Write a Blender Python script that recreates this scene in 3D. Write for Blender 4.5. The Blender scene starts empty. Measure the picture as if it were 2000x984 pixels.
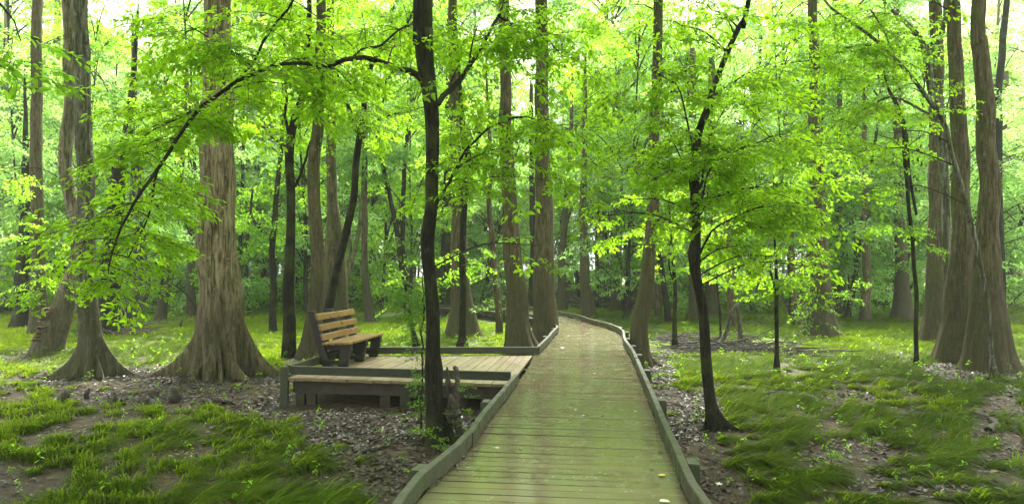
import bpy, math, random
import numpy as np
random.seed(7); RNG = np.random.default_rng(11)
R = math.radians
C = bpy.context.scene.collection
F, CX, HY, CAMZ = 1300.0, 1000.0, 530.0, 2.02
DECK = 0.42
# ------------------------------------------------------------------ helpers
def P(x, y, d):                       # measured picture position at distance d -> world point
    return np.array([(x-CX)/F*d, d, CAMZ-(y-HY)/F*d])
def gd(y, z=0.0): return (CAMZ-z)*F/(y-HY)
def G(x, y, z=0.0):
    d = gd(y, z); return np.array([(x-CX)/F*d, d, z])
def make_mesh(name, V, faces, mats, mi=None, smooth=True, attr=None):
    """faces: list of int arrays (N,3) or (N,4)"""
    V = np.asarray(V, dtype=np.float32)
    me = bpy.data.meshes.new(name)
    faces = [np.asarray(f, dtype=np.int32) for f in faces if len(f)]
    me.vertices.add(len(V)); me.vertices.foreach_set('co', V.ravel())
    idx = np.concatenate([f.ravel() for f in faces])
    tot = np.concatenate([np.full(len(f), f.shape[1], np.int32) for f in faces])
    st = np.concatenate([[0], np.cumsum(tot)[:-1]]).astype(np.int32)
    me.loops.add(len(idx)); me.loops.foreach_set('vertex_index', idx)
    me.polygons.add(len(tot)); me.polygons.foreach_set('loop_start', st)
    me.polygons.foreach_set('use_smooth', np.full(len(tot), bool(smooth)))
    for m in mats: me.materials.append(m)
    if mi is not None: me.polygons.foreach_set('material_index', np.asarray(mi, np.int32))
    me.update(calc_edges=True)
    if attr is not None:
        a = me.attributes.new('tint', 'FLOAT', 'POINT'); a.data.foreach_set('value', np.asarray(attr, np.float32))
    return me
def link(name, me, parent=None, loc=(0, 0, 0)):
    o = bpy.data.objects.new(name, me); C.objects.link(o); o.location = loc
    if parent: o.parent = parent
    return o
def tag(o, label=None, cat=None, group=None, kind=None):
    if label: o['label'] = label
    if cat: o['category'] = cat
    if group: o['group'] = group
    if kind: o['kind'] = kind
    return o
def thing(name, label, cat, loc=(0, 0, 0), group=None):
    o = bpy.data.objects.new(name, None); C.objects.link(o); o.location = tuple(float(c) for c in loc)
    o.empty_display_size = .2
    return tag(o, label, cat, group)
class MB:                              # mesh builder (quads + tris) for hard things
    def __init__(s): s.v = []; s.q = []; s.t = []; s.n = 0
    def add(s, V, Q=None, T=None):
        V = np.asarray(V, float)
        if Q is not None and len(Q): s.q.append(np.asarray(Q)+s.n)
        if T is not None and len(T): s.t.append(np.asarray(T)+s.n)
        s.v.append(V); s.n += len(V)
    def hexa(s, b, t, bev=0.0):        # bottom 4, top 4 corners (ccw)
        b = np.array(b, float); t = np.array(t, float)
        s.add(np.vstack([b, t]), [[3, 2, 1, 0], [4, 5, 6, 7], [0, 1, 5, 4], [1, 2, 6, 5], [2, 3, 7, 6], [3, 0, 4, 7]])
    def bar(s, a, b, w, h, z0=None):   # bar between a,b (centre of bottom), width w, height h
        a = np.array(a, float); b = np.array(b, float)
        dx, dy = b[0]-a[0], b[1]-a[1]; L = math.hypot(dx, dy) or 1
        n = np.array([-dy/L, dx/L, 0])*w/2; u = np.array([0, 0, h])
        s.hexa([a+n, a-n, b-n, b+n][::-1], [a+n+u, a-n+u, b-n+u, b+n+u][::-1])
    def box(s, c, sx, sy, sz, rz=0):
        c = np.array(c, float); cs, sn = math.cos(rz), math.sin(rz)
        k = [np.array([x*cs-y*sn, x*sn+y*cs, 0]) for x, y in ((-sx/2, -sy/2), (sx/2, -sy/2), (sx/2, sy/2), (-sx/2, sy/2))]
        s.hexa([c+p for p in k], [c+p+np.array([0, 0, sz]) for p in k])
    def tube(s, pts, rad, n=6, cap=True, flute=None, ph=0):
        V, Q, T = tube_geo(pts, rad, n, flute, ph); s.add(V, Q, T)
    def build(s, name, mat, parent=None, smooth=False, off=(0, 0, 0), bevel=0):
        V = np.vstack(s.v)-np.array(off, float)
        f = []
        if s.q: f.append(np.vstack(s.q))
        if s.t: f.append(np.vstack(s.t))
        me = make_mesh(name, V, f, [mat], smooth=smooth)
        o = link(name, me, parent)
        if bevel:
            m = o.modifiers.new('bevel', 'BEVEL'); m.width = bevel; m.segments = 1
        return o
def smooth_path(pts, rad, step):
    pts = np.asarray(pts, float); rad = np.asarray(rad, float)
    if len(pts) < 2: return pts, rad
    L = np.linalg.norm(np.diff(pts, axis=0), axis=1)
    out, ro = [], []
    n = len(pts)
    for i in range(n-1):
        p0, p1, p2, p3 = pts[max(i-1, 0)], pts[i], pts[i+1], pts[min(i+2, n-1)]
        k = max(1, int(math.ceil(L[i]/step)))
        for j in range(k):
            t = j/k; t2 = t*t; t3 = t2*t
            out.append(.5*((2*p1)+(-p0+p2)*t+(2*p0-5*p1+4*p2-p3)*t2+(-p0+3*p1-3*p2+p3)*t3))
            ro.append(rad[i]*(1-t)+rad[i+1]*t)
    out.append(pts[-1]); ro.append(rad[-1])
    return np.array(out), np.array(ro)
def tube_geo(pts, rad, n=6, flute=None, ph=0):
    pts = np.asarray(pts, float); rad = np.broadcast_to(np.asarray(rad, float), (len(pts),)).copy()
    T = np.gradient(pts, axis=0); T /= (np.linalg.norm(T, axis=1, keepdims=True)+1e-9)
    mean = T.mean(0); ref = np.array([0, 1., 0]) if abs(mean[1]) < .8*np.linalg.norm(mean)+1e-9 else np.array([1., 0, 0])
    U = np.cross(T, ref); U /= (np.linalg.norm(U, axis=1, keepdims=True)+1e-9); W = np.cross(T, U)
    a = np.linspace(0, 2*np.pi, n, endpoint=False)+ph
    rr = rad[:, None]*np.ones((1, n))
    if flute is not None: rr = rr*flute(pts, a)
    V = pts[:, None, :]+rr[..., None]*(np.cos(a)[None, :, None]*U[:, None, :]+np.sin(a)[None, :, None]*W[:, None, :])
    m = len(pts); V = V.reshape(-1, 3)
    i = np.arange(m-1)[:, None]*n; j = np.arange(n)[None, :]; j2 = (j+1) % n
    Q = np.stack([i+j, i+j2, i+n+j2, i+n+j], -1).reshape(-1, 4)
    V = np.vstack([V, pts[-1:]])
    e = len(V)-1; jj = np.arange(n); Tt = np.stack([(m-1)*n+jj, (m-1)*n+(jj+1) % n, np.full(n, e)], -1)
    return V, Q, Tt
def vnoise(x, y, s=1.0, seed=0):       # cheap 2-D value noise
    x = np.asarray(x)*s; y = np.asarray(y)*s
    xi = np.floor(x).astype(np.int64); yi = np.floor(y).astype(np.int64); fx = x-xi; fy = y-yi
    fx = fx*fx*(3-2*fx); fy = fy*fy*(3-2*fy)
    def h(a, b):
        v = (a*374761393+b*668265263+seed*974634777) & 0xffffffff
        v = ((v ^ (v >> 13))*1274126177) & 0xffffffff
        return ((v ^ (v >> 16)) & 0xffff)/65535.0
    return (h(xi, yi)*(1-fx)+h(xi+1, yi)*fx)*(1-fy)+(h(xi, yi+1)*(1-fx)+h(xi+1, yi+1)*fx)*fy
# ------------------------------------------------------------------ materials
def newmat(name):
    m = bpy.data.materials.new(name); m.use_nodes = True; nt = m.node_tree; nt.nodes.clear()
    return m, nt, nt.nodes.new, nt.links.new
def ramp(nt, fac, stops):
    r = nt.nodes.new('ShaderNodeValToRGB'); e = r.color_ramp.elements
    while len(e) < len(stops): e.new(.5)
    for k, (p, c) in enumerate(stops): e[k].position = p; e[k].color = (*c, 1) if len(c) == 3 else c
    nt.links.new(fac, r.inputs[0]); return r.outputs[0]
def noise(nt, vec, scale, detail=4, rough=.6, dist=0):
    n = nt.nodes.new('ShaderNodeTexNoise'); n.inputs['Scale'].default_value = scale; n.inputs['Detail'].default_value = detail
    n.inputs['Roughness'].default_value = rough; n.inputs['Distortion'].default_value = dist
    if vec is not None: nt.links.new(vec, n.inputs['Vector'])
    return n.outputs['Fac']
def mapping(nt, vec, sc):
    m = nt.nodes.new('ShaderNodeMapping'); m.inputs['Scale'].default_value = sc; nt.links.new(vec, m.inputs['Vector']); return m.outputs[0]
def mathn(nt, op, a, b=None, c=None, clamp=False):
    m = nt.nodes.new('ShaderNodeMath'); m.operation = op; m.use_clamp = clamp
    for k, v in enumerate((a, b, c)):
        if v is None: continue
        if isinstance(v, (int, float)): m.inputs[k].default_value = v
        else: nt.links.new(v, m.inputs[k])
    return m.outputs[0]
def mixc(nt, f, a, b, mode='MIX'):
    m = nt.nodes.new('ShaderNodeMix'); m.data_type = 'RGBA'; m.blend_type = mode
    if isinstance(f, (int, float)): m.inputs[0].default_value = f
    else: nt.links.new(f, m.inputs[0])
    for k, v in ((6, a), (7, b)):
        if isinstance(v, tuple): m.inputs[k].default_value = (*v, 1)
        else: nt.links.new(v, m.inputs[k])
    return m.outputs[2]
def finish(m, nt, col, rough, bump=None, dist=.01, strength=.7, spec=.4, coat=None):
    b = nt.nodes.new('ShaderNodeBsdfPrincipled'); o = nt.nodes.new('ShaderNodeOutputMaterial')
    if isinstance(col, tuple): b.inputs['Base Color'].default_value = (*col, 1)
    else: nt.links.new(col, b.inputs['Base Color'])
    if isinstance(rough, (int, float)): b.inputs['Roughness'].default_value = rough
    else: nt.links.new(rough, b.inputs['Roughness'])
    b.inputs['Specular IOR Level'].default_value = spec
    if coat is not None:
        if isinstance(coat, (int, float)): b.inputs['Coat Weight'].default_value = coat
        else: nt.links.new(coat, b.inputs['Coat Weight'])
        b.inputs['Coat Roughness'].default_value = .12
    if bump is not None:
        n = nt.nodes.new('ShaderNodeBump'); n.inputs['Distance'].default_value = dist; n.inputs['Strength'].default_value = strength
        nt.links.new(bump, n.inputs['Height']); nt.links.new(n.outputs[0], b.inputs['Normal'])
    nt.links.new(b.outputs[0], o.inputs[0]); return m
def bark(name, c1, c2, c3, moss=.3, flood=0.0, furrow=7.0, dist=.02):
    m, nt, N, L = newmat(name)
    tc = N('ShaderNodeTexCoord'); oi = N('ShaderNodeObjectInfo')
    va = N('ShaderNodeVectorMath'); va.operation = 'ADD'; L(tc.outputs['Object'], va.inputs[0]); L(oi.outputs['Location'], va.inputs[1]); vec = va.outputs[0]
    f1 = noise(nt, mapping(nt, vec, (furrow*3.2, furrow*3.2, furrow*.42)), 1.0, 7, .72, .8)
    f2 = noise(nt, vec, 2.3, 4, .6)
    f3 = noise(nt, mapping(nt, vec, (30, 30, 14)), 1.0, 3, .7)
    col = ramp(nt, f1, [(.40, c1), (.5, c2), (.61, c3)])
    col = mixc(nt, mathn(nt, 'MULTIPLY', f3, .35), col, (c1[0]*.7, c1[1]*.7, c1[2]*.7), 'MIX')
    mo = mathn(nt, 'MULTIPLY', ramp(nt, f2, [(.5, (0, 0, 0)), (.66, (1, 1, 1))]), moss)
    col = mixc(nt, mo, col, (.07, .088, .022))
    lich = noise(nt, vec, 9.0, 3, .7)
    col = mixc(nt, mathn(nt, 'MULTIPLY', ramp(nt, lich, [(.62, (0, 0, 0)), (.7, (1, 1, 1))]), .35), col, tuple(min(.6, v*1.7+.03) for v in c3))
    if flood:
        sx = N('ShaderNodeSeparateXYZ'); L(tc.outputs['Object'], sx.inputs[0])
        z = mathn(nt, 'ADD', sx.outputs[2], mathn(nt, 'MULTIPLY', mathn(nt, 'SUBTRACT', f2, .5), .9))
        mr = N('ShaderNodeMapRange'); mr.inputs[1].default_value = flood*.75; mr.inputs[2].default_value = flood*1.3; mr.inputs[3].default_value = 1; mr.inputs[4].default_value = 0
        L(z, mr.inputs[0])
        col = mixc(nt, mathn(nt, 'MULTIPLY', mr.outputs[0], .62), col, mixc(nt, f3, (.03, .026, .017), (.08, .072, .04)))
    h = mathn(nt, 'ADD', f1, mathn(nt, 'MULTIPLY', f3, .35))
    return finish(m, nt, col, .8, h, dist, 1.0, .12)
TR_ = 2.7
def leafmat(name, dark, mid, light, trans=.5, gloss=.35):
    m, nt, N, L = newmat(name)
    a = N('ShaderNodeAttribute'); a.attribute_name = 'tint'
    col = ramp(nt, a.outputs['Fac'], [(0, dark), (.5, mid), (1, light)])
    b = N('ShaderNodeBsdfPrincipled'); L(col, b.inputs['Base Color']); b.inputs['Roughness'].default_value = gloss; b.inputs['Specular IOR Level'].default_value = .45
    t = N('ShaderNodeBsdfTranslucent')
    tcol = mixc(nt, .72, col, tuple(min(1, v*TR_) for v in (light[0], light[1], light[2]*.6)))
    L(tcol, t.inputs[0]); b.inputs['Specular IOR Level'].default_value = .05 if 'sedge' in name else .5 if 'cool' in name else .2
    mx = N('ShaderNodeMixShader'); mx.inputs[0].default_value = trans
    L(b.outputs[0], mx.inputs[1]); L(t.outputs[0], mx.inputs[2])
    o = N('ShaderNodeOutputMaterial'); L(mx.outputs[0], o.inputs[0]); return m
M = {}
M['pale'] = bark('bark_pale', (.055, .046, .028), (.18, .155, .105), (.32, .285, .205), .5, 1.3, 5, .03)
M['pine'] = bark('bark_shaggy', (.045, .034, .018), (.23, .185, .11), (.40, .34, .22), .6, 1.4, 4.5, .05)
M['smooth'] = bark('bark_tupelo', (.045, .036, .020), (.105, .085, .052), (.175, .148, .097), .7, 1.9, 6, .018)
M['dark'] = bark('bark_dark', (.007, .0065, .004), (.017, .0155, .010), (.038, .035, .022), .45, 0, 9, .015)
M['mottle'] = bark('bark_mottled', (.03, .028, .02), (.09, .085, .065), (.28, .28, .25), .6, 0, 3, .01)
M['red'] = bark('bark_reddish', (.05, .034, .023), (.125, .09, .06), (.24, .185, .13), .3, .5, 7, .03)
M['mossy'] = bark('bark_mossy', (.04, .04, .025), (.105, .10, .07), (.24, .235, .18), 1.0, 1.5, 5, .03)
M['twig'] = bark('bark_twig', (.02, .017, .012), (.04, .034, .024), (.07, .06, .045), .1, 0, 9, .004)
M['leaf_y'] = leafmat('leaf_yellow_green', (.045, .105, .003), (.108, .215, .006), (.185, .32, .012), .67, .5)
M['leaf_g'] = leafmat('leaf_green', (.035, .095, .004), (.088, .19, .010), (.16, .30, .022), .67, .45)
M['leaf_b'] = leafmat('leaf_cool_green', (.055, .12, .025), (.125, .235, .065), (.225, .37, .14), .67, .25)
M['leaf_v'] = leafmat('leaf_vine', (.02, .055, .01), (.05, .13, .018), (.13, .26, .03), .4, .3)
M['grass'] = leafmat('sedge_blade', (.012, .028, .002), (.056, .105, .005), (.165, .24, .012), .35, .8)
_nt = M['grass'].node_tree
_r = [n for n in _nt.nodes if n.type == 'VALTORGB'][0].color_ramp
_r.elements[0].position = .07
for p_, c_ in ((0, (.20, .15, .06)), (.055, (.16, .12, .045))):
    e_ = _r.elements.new(p_); e_.color = (*c_, 1)
def wood(name, c1, c2, algae, ax, wet=0.0, al=.5, rough=(.35, .7)):
    m, nt, N, L = newmat(name); tc = N('ShaderNodeTexCoord'); vec = tc.outputs['Object']
    sc = [26, 26, 26]; sc[ax] = 1.6
    g = noise(nt, mapping(nt, vec, tuple(sc)), 1.0, 5, .6, .2)
    b = noise(nt, vec, .9, 4, .6); s = noise(nt, vec, 6, 4, .65)
    a = N('ShaderNodeAttribute'); a.attribute_name = 'tint'
    col = mixc(nt, g, c1, c2)
    hv = N('ShaderNodeHueSaturation'); L(col, hv.inputs['Color']); L(mathn(nt, 'MULTIPLY_ADD', a.outputs['Fac'], .28, .86), hv.inputs['Value']); col = hv.outputs[0]
    f = mathn(nt, 'MULTIPLY', ramp(nt, mathn(nt, 'ADD', mathn(nt, 'MULTIPLY', b, .7), mathn(nt, 'MULTIPLY', s, .3)), [(.38, (0, 0, 0)), (.58, (1, 1, 1))]), al)
    col = mixc(nt, f, col, algae)
    st = ramp(nt, noise(nt, vec, 14, 5, .75), [(.60 if 'deck' not in name else .66, (0, 0, 0)), (.72, (1, 1, 1))])
    col = mixc(nt, mathn(nt, 'MULTIPLY', st, .2), col, tuple(v*.5 for v in c1))
    rg = N('ShaderNodeMapRange'); rg.inputs[1].default_value = .35; rg.inputs[2].default_value = .65; rg.inputs[3].default_value = rough[0]; rg.inputs[4].default_value = rough[1]
    L(s, rg.inputs[0])
    return finish(m, nt, col, rg.outputs[0], mathn(nt, 'ADD', g, mathn(nt, 'MULTIPLY', s, .3)), .0012, .5, .5, wet if wet else None)
M['deck'] = wood('wet_deck_planks', (.10, .072, .045), (.19, .142, .09), (.13, .142, .062), 0, .12, .8, (.12, .28))
M['pdeck'] = wood('platform_planks', (.15, .10, .06), (.27, .19, .115), (.16, .17, .06), 1, .1, .35, (.3, .6))
M['rail'] = wood('rail_timber', (.027, .027, .014), (.056, .053, .028), (.036, .046, .017), 1, .0, .7, (.4, .75))
M['railx'] = wood('rail_timber_cross', (.018, .021, .011), (.038, .04, .022), (.025, .034, .013), 0, .0, .7, (.4, .75))
M['beam'] = wood('beam_timber', (.028, .021, .012), (.055, .042, .025), (.03, .033, .013), 0, .0, .4, (.6, .85))
M['post'] = wood('post_timber', (.03, .033, .02), (.065, .066, .038), (.04, .06, .02), 2, .0, .6, (.5, .8))
M['slat'] = wood('bench_slat_wood', (.17, .088, .03), (.31, .17, .06), (.22, .14, .05), 1, .2, .3, (.25, .45))
M['frame'] = wood('bench_frame_wood', (.006, .0045, .0038), (.015, .0115, .0095), (.012, .011, .008), 2, .0, .3, (.45, .7))
def simple(name, c1, c2, sc, rough=.8, dist=.01, spec=.3):
    m, nt, N, L = newmat(name); tc = N('ShaderNodeTexCoord'); f = noise(nt, tc.outputs['Object'], sc, 6, .65)
    return finish(m, nt, mixc(nt, ramp(nt, f, [(.35, (0, 0, 0)), (.65, (1, 1, 1))]), c1, c2), rough, f, dist, .8, spec)
M['deadwood'] = simple('dead_wood', (.03, .024, .019), (.12, .10, .082), 14, .8, .01)
M['darkwood'] = simple('wet_dead_wood', (.02, .016, .013), (.065, .052, .042), 14, .7, .01)
M['fungus'] = simple('bracket_fungus', (.06, .04, .022), (.20, .135, .08), 20, .8, .005)
# ground
m, nt, N, L = newmat('forest_soil'); tc = N('ShaderNodeTexCoord'); v = tc.outputs['Object']
n1 = noise(nt, v, .55, 5, .6); n2 = noise(nt, v, 9, 6, .7); n3 = noise(nt, v, 40, 4, .7)
vo = N('ShaderNodeTexVoronoi'); vo.inputs['Scale'].default_value = 16; L(v, vo.inputs['Vector'])
col = mixc(nt, ramp(nt, n1, [(.4, (0, 0, 0)), (.6, (1, 1, 1))]), (.028, .019, .012), (.098, .06, .034))
col = mixc(nt, ramp(nt, n2, [(.4, (0, 0, 0)), (.62, (1, 1, 1))]), col, (.058, .038, .027))
col = mixc(nt, ramp(nt, n3, [(.45, (0, 0, 0)), (.6, (.6, .6, .6))]), col, (.035, .028, .022))
# green moss and fine sedge thatch far from the walk, where blades are sparse
sp = N('ShaderNodeSeparateXYZ'); L(v, sp.inputs[0])
mr = N('ShaderNodeMapRange'); mr.inputs[1].default_value = 11; mr.inputs[2].default_value = 20; L(sp.outputs[1], mr.inputs[0])
th = mixc(nt, ramp(nt, n2, [(.3, (0, 0, 0)), (.7, (1, 1, 1))]), (.05, .085, .015), (.13, .18, .03))
col = mixc(nt, mathn(nt, 'MULTIPLY', mr.outputs[0], ramp(nt, n1, [(.33, (.3, .3, .3)), (.5, (1, 1, 1))])), col, th)
M['soil'] = finish(m, nt, col, ramp(nt, n2, [(.3, (.45, .45, .45)), (.6, (.85, .85, .85))]), mathn(nt, 'ADD', n2, mathn(nt, 'MULTIPLY', n3, .5)), .03, .8, .2)
m, nt, N, L = newmat('dead_leaf'); a = N('ShaderNodeAttribute'); a.attribute_name = 'tint'
M['litter'] = finish(m, nt, ramp(nt, a.outputs['Fac'], [(0, (.018, .012, .009)), (.5, (.046, .031, .022)), (.85, (.085, .058, .04)), (1, (.15, .105, .065))]), .42, None, spec=.45)
def flat(name, c, rough=.5):
    m, nt, N, L = newmat(name); tc = N('ShaderNodeTexCoord'); f = noise(nt, tc.outputs['Object'], 60, 3)
    return finish(m, nt, mixc(nt, f, tuple(v*.7 for v in c), tuple(min(1, v*1.2) for v in c)), rough)
M['f_red'] = flat('leaf_red', (.30, .07, .03)); M['f_yel'] = flat('leaf_yellow', (.62, .45, .04)); M['f_wht'] = flat('leaf_pale', (.6, .62, .5)); M['f_brn'] = flat('leaf_brown', (.07, .045, .03)); M['f_grn'] = flat('leaf_fresh', (.13, .26, .03))
HAZE, SUNE, EXPO, AZ = 0.0009, 4.8, 2.3, R(15)
NLOW1, NLOW2, NTALL, NSHRUB = 55, 80, 120, 60
COV = 1.9
# ------------------------------------------------------------------ foliage templates
def unit(v): return v/(np.linalg.norm(v, axis=-1, keepdims=True)+1e-9)
def leaf_verts(L, W, hi):
    if hi: # 6 verts, folded on the midrib
        return np.array([[0, 0, 0], [L*.32, -W*.5, .10*W], [L*.72, -W*.34, .03*W], [L, 0, -.18*L], [L*.72, W*.34, .03*W], [L*.32, W*.5, .10*W], [L*.5, 0, -.06*L]]), \
               np.array([[0, 1, 6], [1, 2, 6], [2, 3, 6], [3, 4, 6], [4, 5, 6], [5, 0, 6]])
    return np.array([[0, 0, 0], [L*.45, -W*.5, .05*L], [L, 0, -.12*L], [L*.45, W*.5, .05*L]]), np.array([[0, 1, 2], [0, 2, 3]])
def rotm(ax, ay, az):
    cx, sx, cy, sy, cz, sz = math.cos(ax), math.sin(ax), math.cos(ay), math.sin(ay), math.cos(az), math.sin(az)
    return np.array([[cz, -sz, 0], [sz, cz, 0], [0, 0, 1]])@np.array([[cy, 0, sy], [0, 1, 0], [-sy, 0, cy]])@np.array([[1, 0, 0], [0, cx, -sx], [0, sx, cx]])
def spray_template(size, nleaf, leafL, hi, rnd, flatness=.3):
    V, T, mi, tint = [], [], [], []; n = 0
    def twig(a, b, r):
        nonlocal n
        d = unit(b-a); s = unit(np.cross(d, [0, .1, 1.])); u = np.cross(s, d)
        k = [s, -.5*s+.87*u, -.5*s-.87*u]
        V.append(np.array([a+r*q for q in k]+[b+.5*r*q for q in k])); T.append(np.array([[0, 1, 4], [0, 4, 3], [1, 2, 5], [1, 5, 4], [2, 0, 3], [2, 3, 5]])+n)
        mi.extend([1]*6); tint.extend([0]*6); n += 6
    pts = [np.zeros(3)]; d = np.array([1., 0, 0])
    for k in range(3):
        d = unit(d+np.array([0, rnd.uniform(-.25, .25), rnd.uniform(-.18, .02)])); pts.append(pts[-1]+d*size/3)
    for a, b in zip(pts[:-1], pts[1:]): twig(a, b, size*.006)
    att = []
    for k in range(6 if nleaf > 20 else 4):
        t = (k+.7)/6.5 if nleaf > 20 else (k+.7)/4.5; s = 1 if k % 2 else -1
        i = min(2, int(t*3)); a = pts[i]+(pts[i+1]-pts[i])*(t*3-i)
        ang = s*R(rnd.uniform(35, 60)); l = size*(.62-.4*t)*rnd.uniform(.7, 1.15)
        b = a+np.array([math.cos(ang)*l, math.sin(ang)*l, -l*rnd.uniform(0, .3)])
        twig(a, b, size*.004); att.append((a, b, ang))
    att.append((pts[0], pts[3], 0)); att.append((pts[1], pts[3], 0))
    for k in range(nleaf):
        a, b, ang = att[k % len(att)]; t = rnd.uniform(.15, 1.02); p = a+(b-a)*t
        s = rnd.choice((-1, 1)); yaw = ang+s*R(rnd.uniform(20, 75)) if t < .95 else ang
        l = leafL*rnd.uniform(.65, 1.15); l *= rnd.choice((.75, .95, 1.1)); lv, lt = leaf_verts(l, l*rnd.uniform(.42, .62), hi)
        Rm = rotm(rnd.gauss(0, flatness), rnd.gauss(.25, flatness), yaw)
        V.append(lv@Rm.T+p+np.array([0, 0, rnd.gauss(0, size*.02)])); T.append(lt+n); n += len(lv); mi.extend([0]*len(lt)); tint.extend([rnd.random()]*len(lv))
    return np.vstack(V), np.vstack(T), np.array(mi), np.array(tint)
_r = random.Random(3)
LOD = [[spray_template(.52, 27, .094, True, _r) for _ in range(6)],
       [spray_template(.62, 38, .095, False, _r) for _ in range(6)],
       [spray_template(.85, 40, .125, False, _r, .4) for _ in range(5)],
       [spray_template(1.25, 42, .18, False, _r, .45) for _ in range(5)],
       [spray_template(2.2, 34, .45, False, _r, .5) for _ in range(4)]]
SPRAY_A = [.061, .087, .16, .34, 1.4]
class Crown:
    def __init__(s, lod, rnd): s.lod = lod; s.pos = []; s.dir = []; s.sc = []; s.tv = []; s.br = []; s.rnd = rnd; s.droop = .0
    def spray(s, p, d, sc=1.0, tv=0): s.pos.append(p); s.dir.append(d); s.sc.append(sc); s.tv.append(tv)
    def blob(s, start, c, rad, n, r0=.02, droop=0.12):
        rnd = s.rnd; start = np.array(start, float); c = np.array(c, float); rad = np.array(rad, float)
        mid = (start+c)/2+np.array([0, 0, .12*np.linalg.norm(c-start)]); end = c+(c-start)*.15*rnd.random()
        bp, br = smooth_path([start, mid, c, end], [r0, r0*.7, r0*.45, r0*.2], max(.15, np.linalg.norm(c-start)/6)); s.br.append((bp, br, 5))
        K = max(3, int(n/6)); tvb = rnd.gauss(0, .16)
        for k in range(K):
            u = np.array([rnd.gauss(0, 1) for _ in range(3)]); u = u/np.linalg.norm(u)*rnd.uniform(.45, 1.0)
            tgt = c+u*rad; i = rnd.randrange(len(bp)//2, len(bp)); a = bp[i]
            tgt[2] -= droop*np.linalg.norm((tgt-a)[:2])
            m_ = (a+tgt)/2+np.array([rnd.gauss(0, .06), rnd.gauss(0, .06), .1])*np.linalg.norm(tgt-a)
            q, qr = smooth_path([a, m_, tgt], [r0*.4, r0*.25, r0*.12], max(.15, np.linalg.norm(tgt-a)/4)); s.br.append((q, qr, 3))
            ns = max(1, int(round(n/K))); tv = tvb+rnd.gauss(0, .1)
            for j in range(ns):
                t = rnd.uniform(.3, 1.0) if j else 1.0
                x = t*(len(q)-1); i = min(len(q)-2, int(x)); p = q[i]+(q[i+1]-q[i])*(x-i)
                d = unit(q[i+1]-q[i]); yaw = rnd.gauss(0, .8); cs, sn = math.cos(yaw), math.sin(yaw)
                d = np.array([d[0]*cs-d[1]*sn, d[0]*sn+d[1]*cs, d[2]*.3-rnd.uniform(.0, .35)]); 
                s.spray(p, d, rnd.uniform(.75, 1.2), tv)
    def build(s, parent, mat, name='crown', off=(0, 0, 0), twig=None):
        off = np.array(off, float); V, T, mi, ti = [], [], [], []; n = 0
        if s.pos:
            pos = np.array(s.pos)-off; d = unit(np.array(s.dir)); sc = np.array(s.sc); tv = np.array(s.tv)
            up = np.tile([0, 0, 1.], (len(pos), 1))+RNG.normal(0, .28, (len(pos), 3)); y = unit(np.cross(up, d)); z = np.cross(d, y)
            tp = LOD[s.lod]; w = RNG.integers(0, len(tp), len(pos))
            for k, (tv_, tt, tm, tint) in enumerate(tp):
                I = np.where(w == k)[0]
                if not len(I): continue
                B = np.stack([d[I], y[I], z[I]], 1)*sc[I][:, None, None]
                X = np.einsum('vk,nkj->nvj', tv_, B)+pos[I][:, None, :]
                m_ = len(tv_); V.append(X.reshape(-1, 3)); T.append((tt[None]+(np.arange(len(I))*m_)[:, None, None]).reshape(-1, 3)+n); n += m_*len(I)
                mi.append(np.tile(tm, len(I))); ti.append(np.clip((.15+.6*tint[None, :]+.25*.5+tv[I][:, None]), 0, 1).ravel())
        Q, qn = [], 0
        for p, r, k in s.br:
            v, q, t = tube_geo(p-off, r, k); V.append(v); Q.append(q+n); T.append(t+n); n += len(v); mi.append(np.ones(len(t), int)); ti.append(np.zeros(len(v))); qn += len(q)
        faces = [np.vstack(T)]; mi = np.concatenate(mi)
        if Q: faces.append(np.vstack(Q)); mi = np.concatenate([mi, np.ones(qn, int)])
        me = make_mesh(name, np.vstack(V), faces, [mat, twig or M['twig']], mi, smooth=False, attr=np.concatenate(ti))
        return link(name, me, parent)
# ------------------------------------------------------------------ trees
RDG = .7
def make_flute(base, amp, h, k, ph, rough=.05):
    def f(pts, a):
        z = np.clip(pts[:, 2]-base[2], 0, None)[:, None]; w = np.exp(-z/h)
        A = a[None, :]
        n = vnoise(A*2.2+ph*7, z*3.0+ph, 1.0, int(ph*100) % 97)-.5
        lob = np.abs(np.cos(A*k/2+ph+.25*np.sin(3*A)))**1.5-.55
        rg = (np.abs(vnoise(A*k*3.2+ph*3+.5*z, z*.8+ph, 1.0, 17)-.5)*2)**.6-.6
        rg2 = vnoise(A*k*7+ph, z*2.2+3, 1.0, 19)-.5
        return 1+amp*w*lob+rough*2*n+RDG*(rg*.09+rg2*.05)
    return f
def buttress(mb, base, ang, L, H, w, r0, rnd, bend=0.0):
    base = np.array(base, float); n = 12; S = 10; V = []
    for i in range(n):
        t = i/(n-1); a = ang+bend*t+.08*math.sin(5*t+ang)
        c = base+np.array([math.cos(a), math.sin(a), 0])*(r0*.3+(L)*t)
        top = H*(1-t)**3.4+.12*(1-t)+.015; ww = w*.72*(1-.5*t); nx = np.array([-math.sin(a), math.cos(a), 0])
        for j in range(S):
            th = 2*math.pi*j/S; cz = math.sin(th); cxx = math.cos(th)
            fat = (.55+.45*max(0, -cz)+.25*(1-abs(cz)))
            V.append(c+nx*cxx*ww*fat*(1+.08*rnd.uniform(-1, 1))+np.array([0, 0, top/2-.12+cz*(top/2+.12)]))
    V.append(V[-1]*1.0)
    Q = [[i*S+j, i*S+(j+1) % S, (i+1)*S+(j+1) % S, (i+1)*S+j] for i in range(n-1) for j in range(S)]
    T = [[(n-1)*S+j, (n-1)*S+(j+1) % S, n*S] for j in range(S)]
    mb.add(np.array(V), Q, T)
TREES = []
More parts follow.
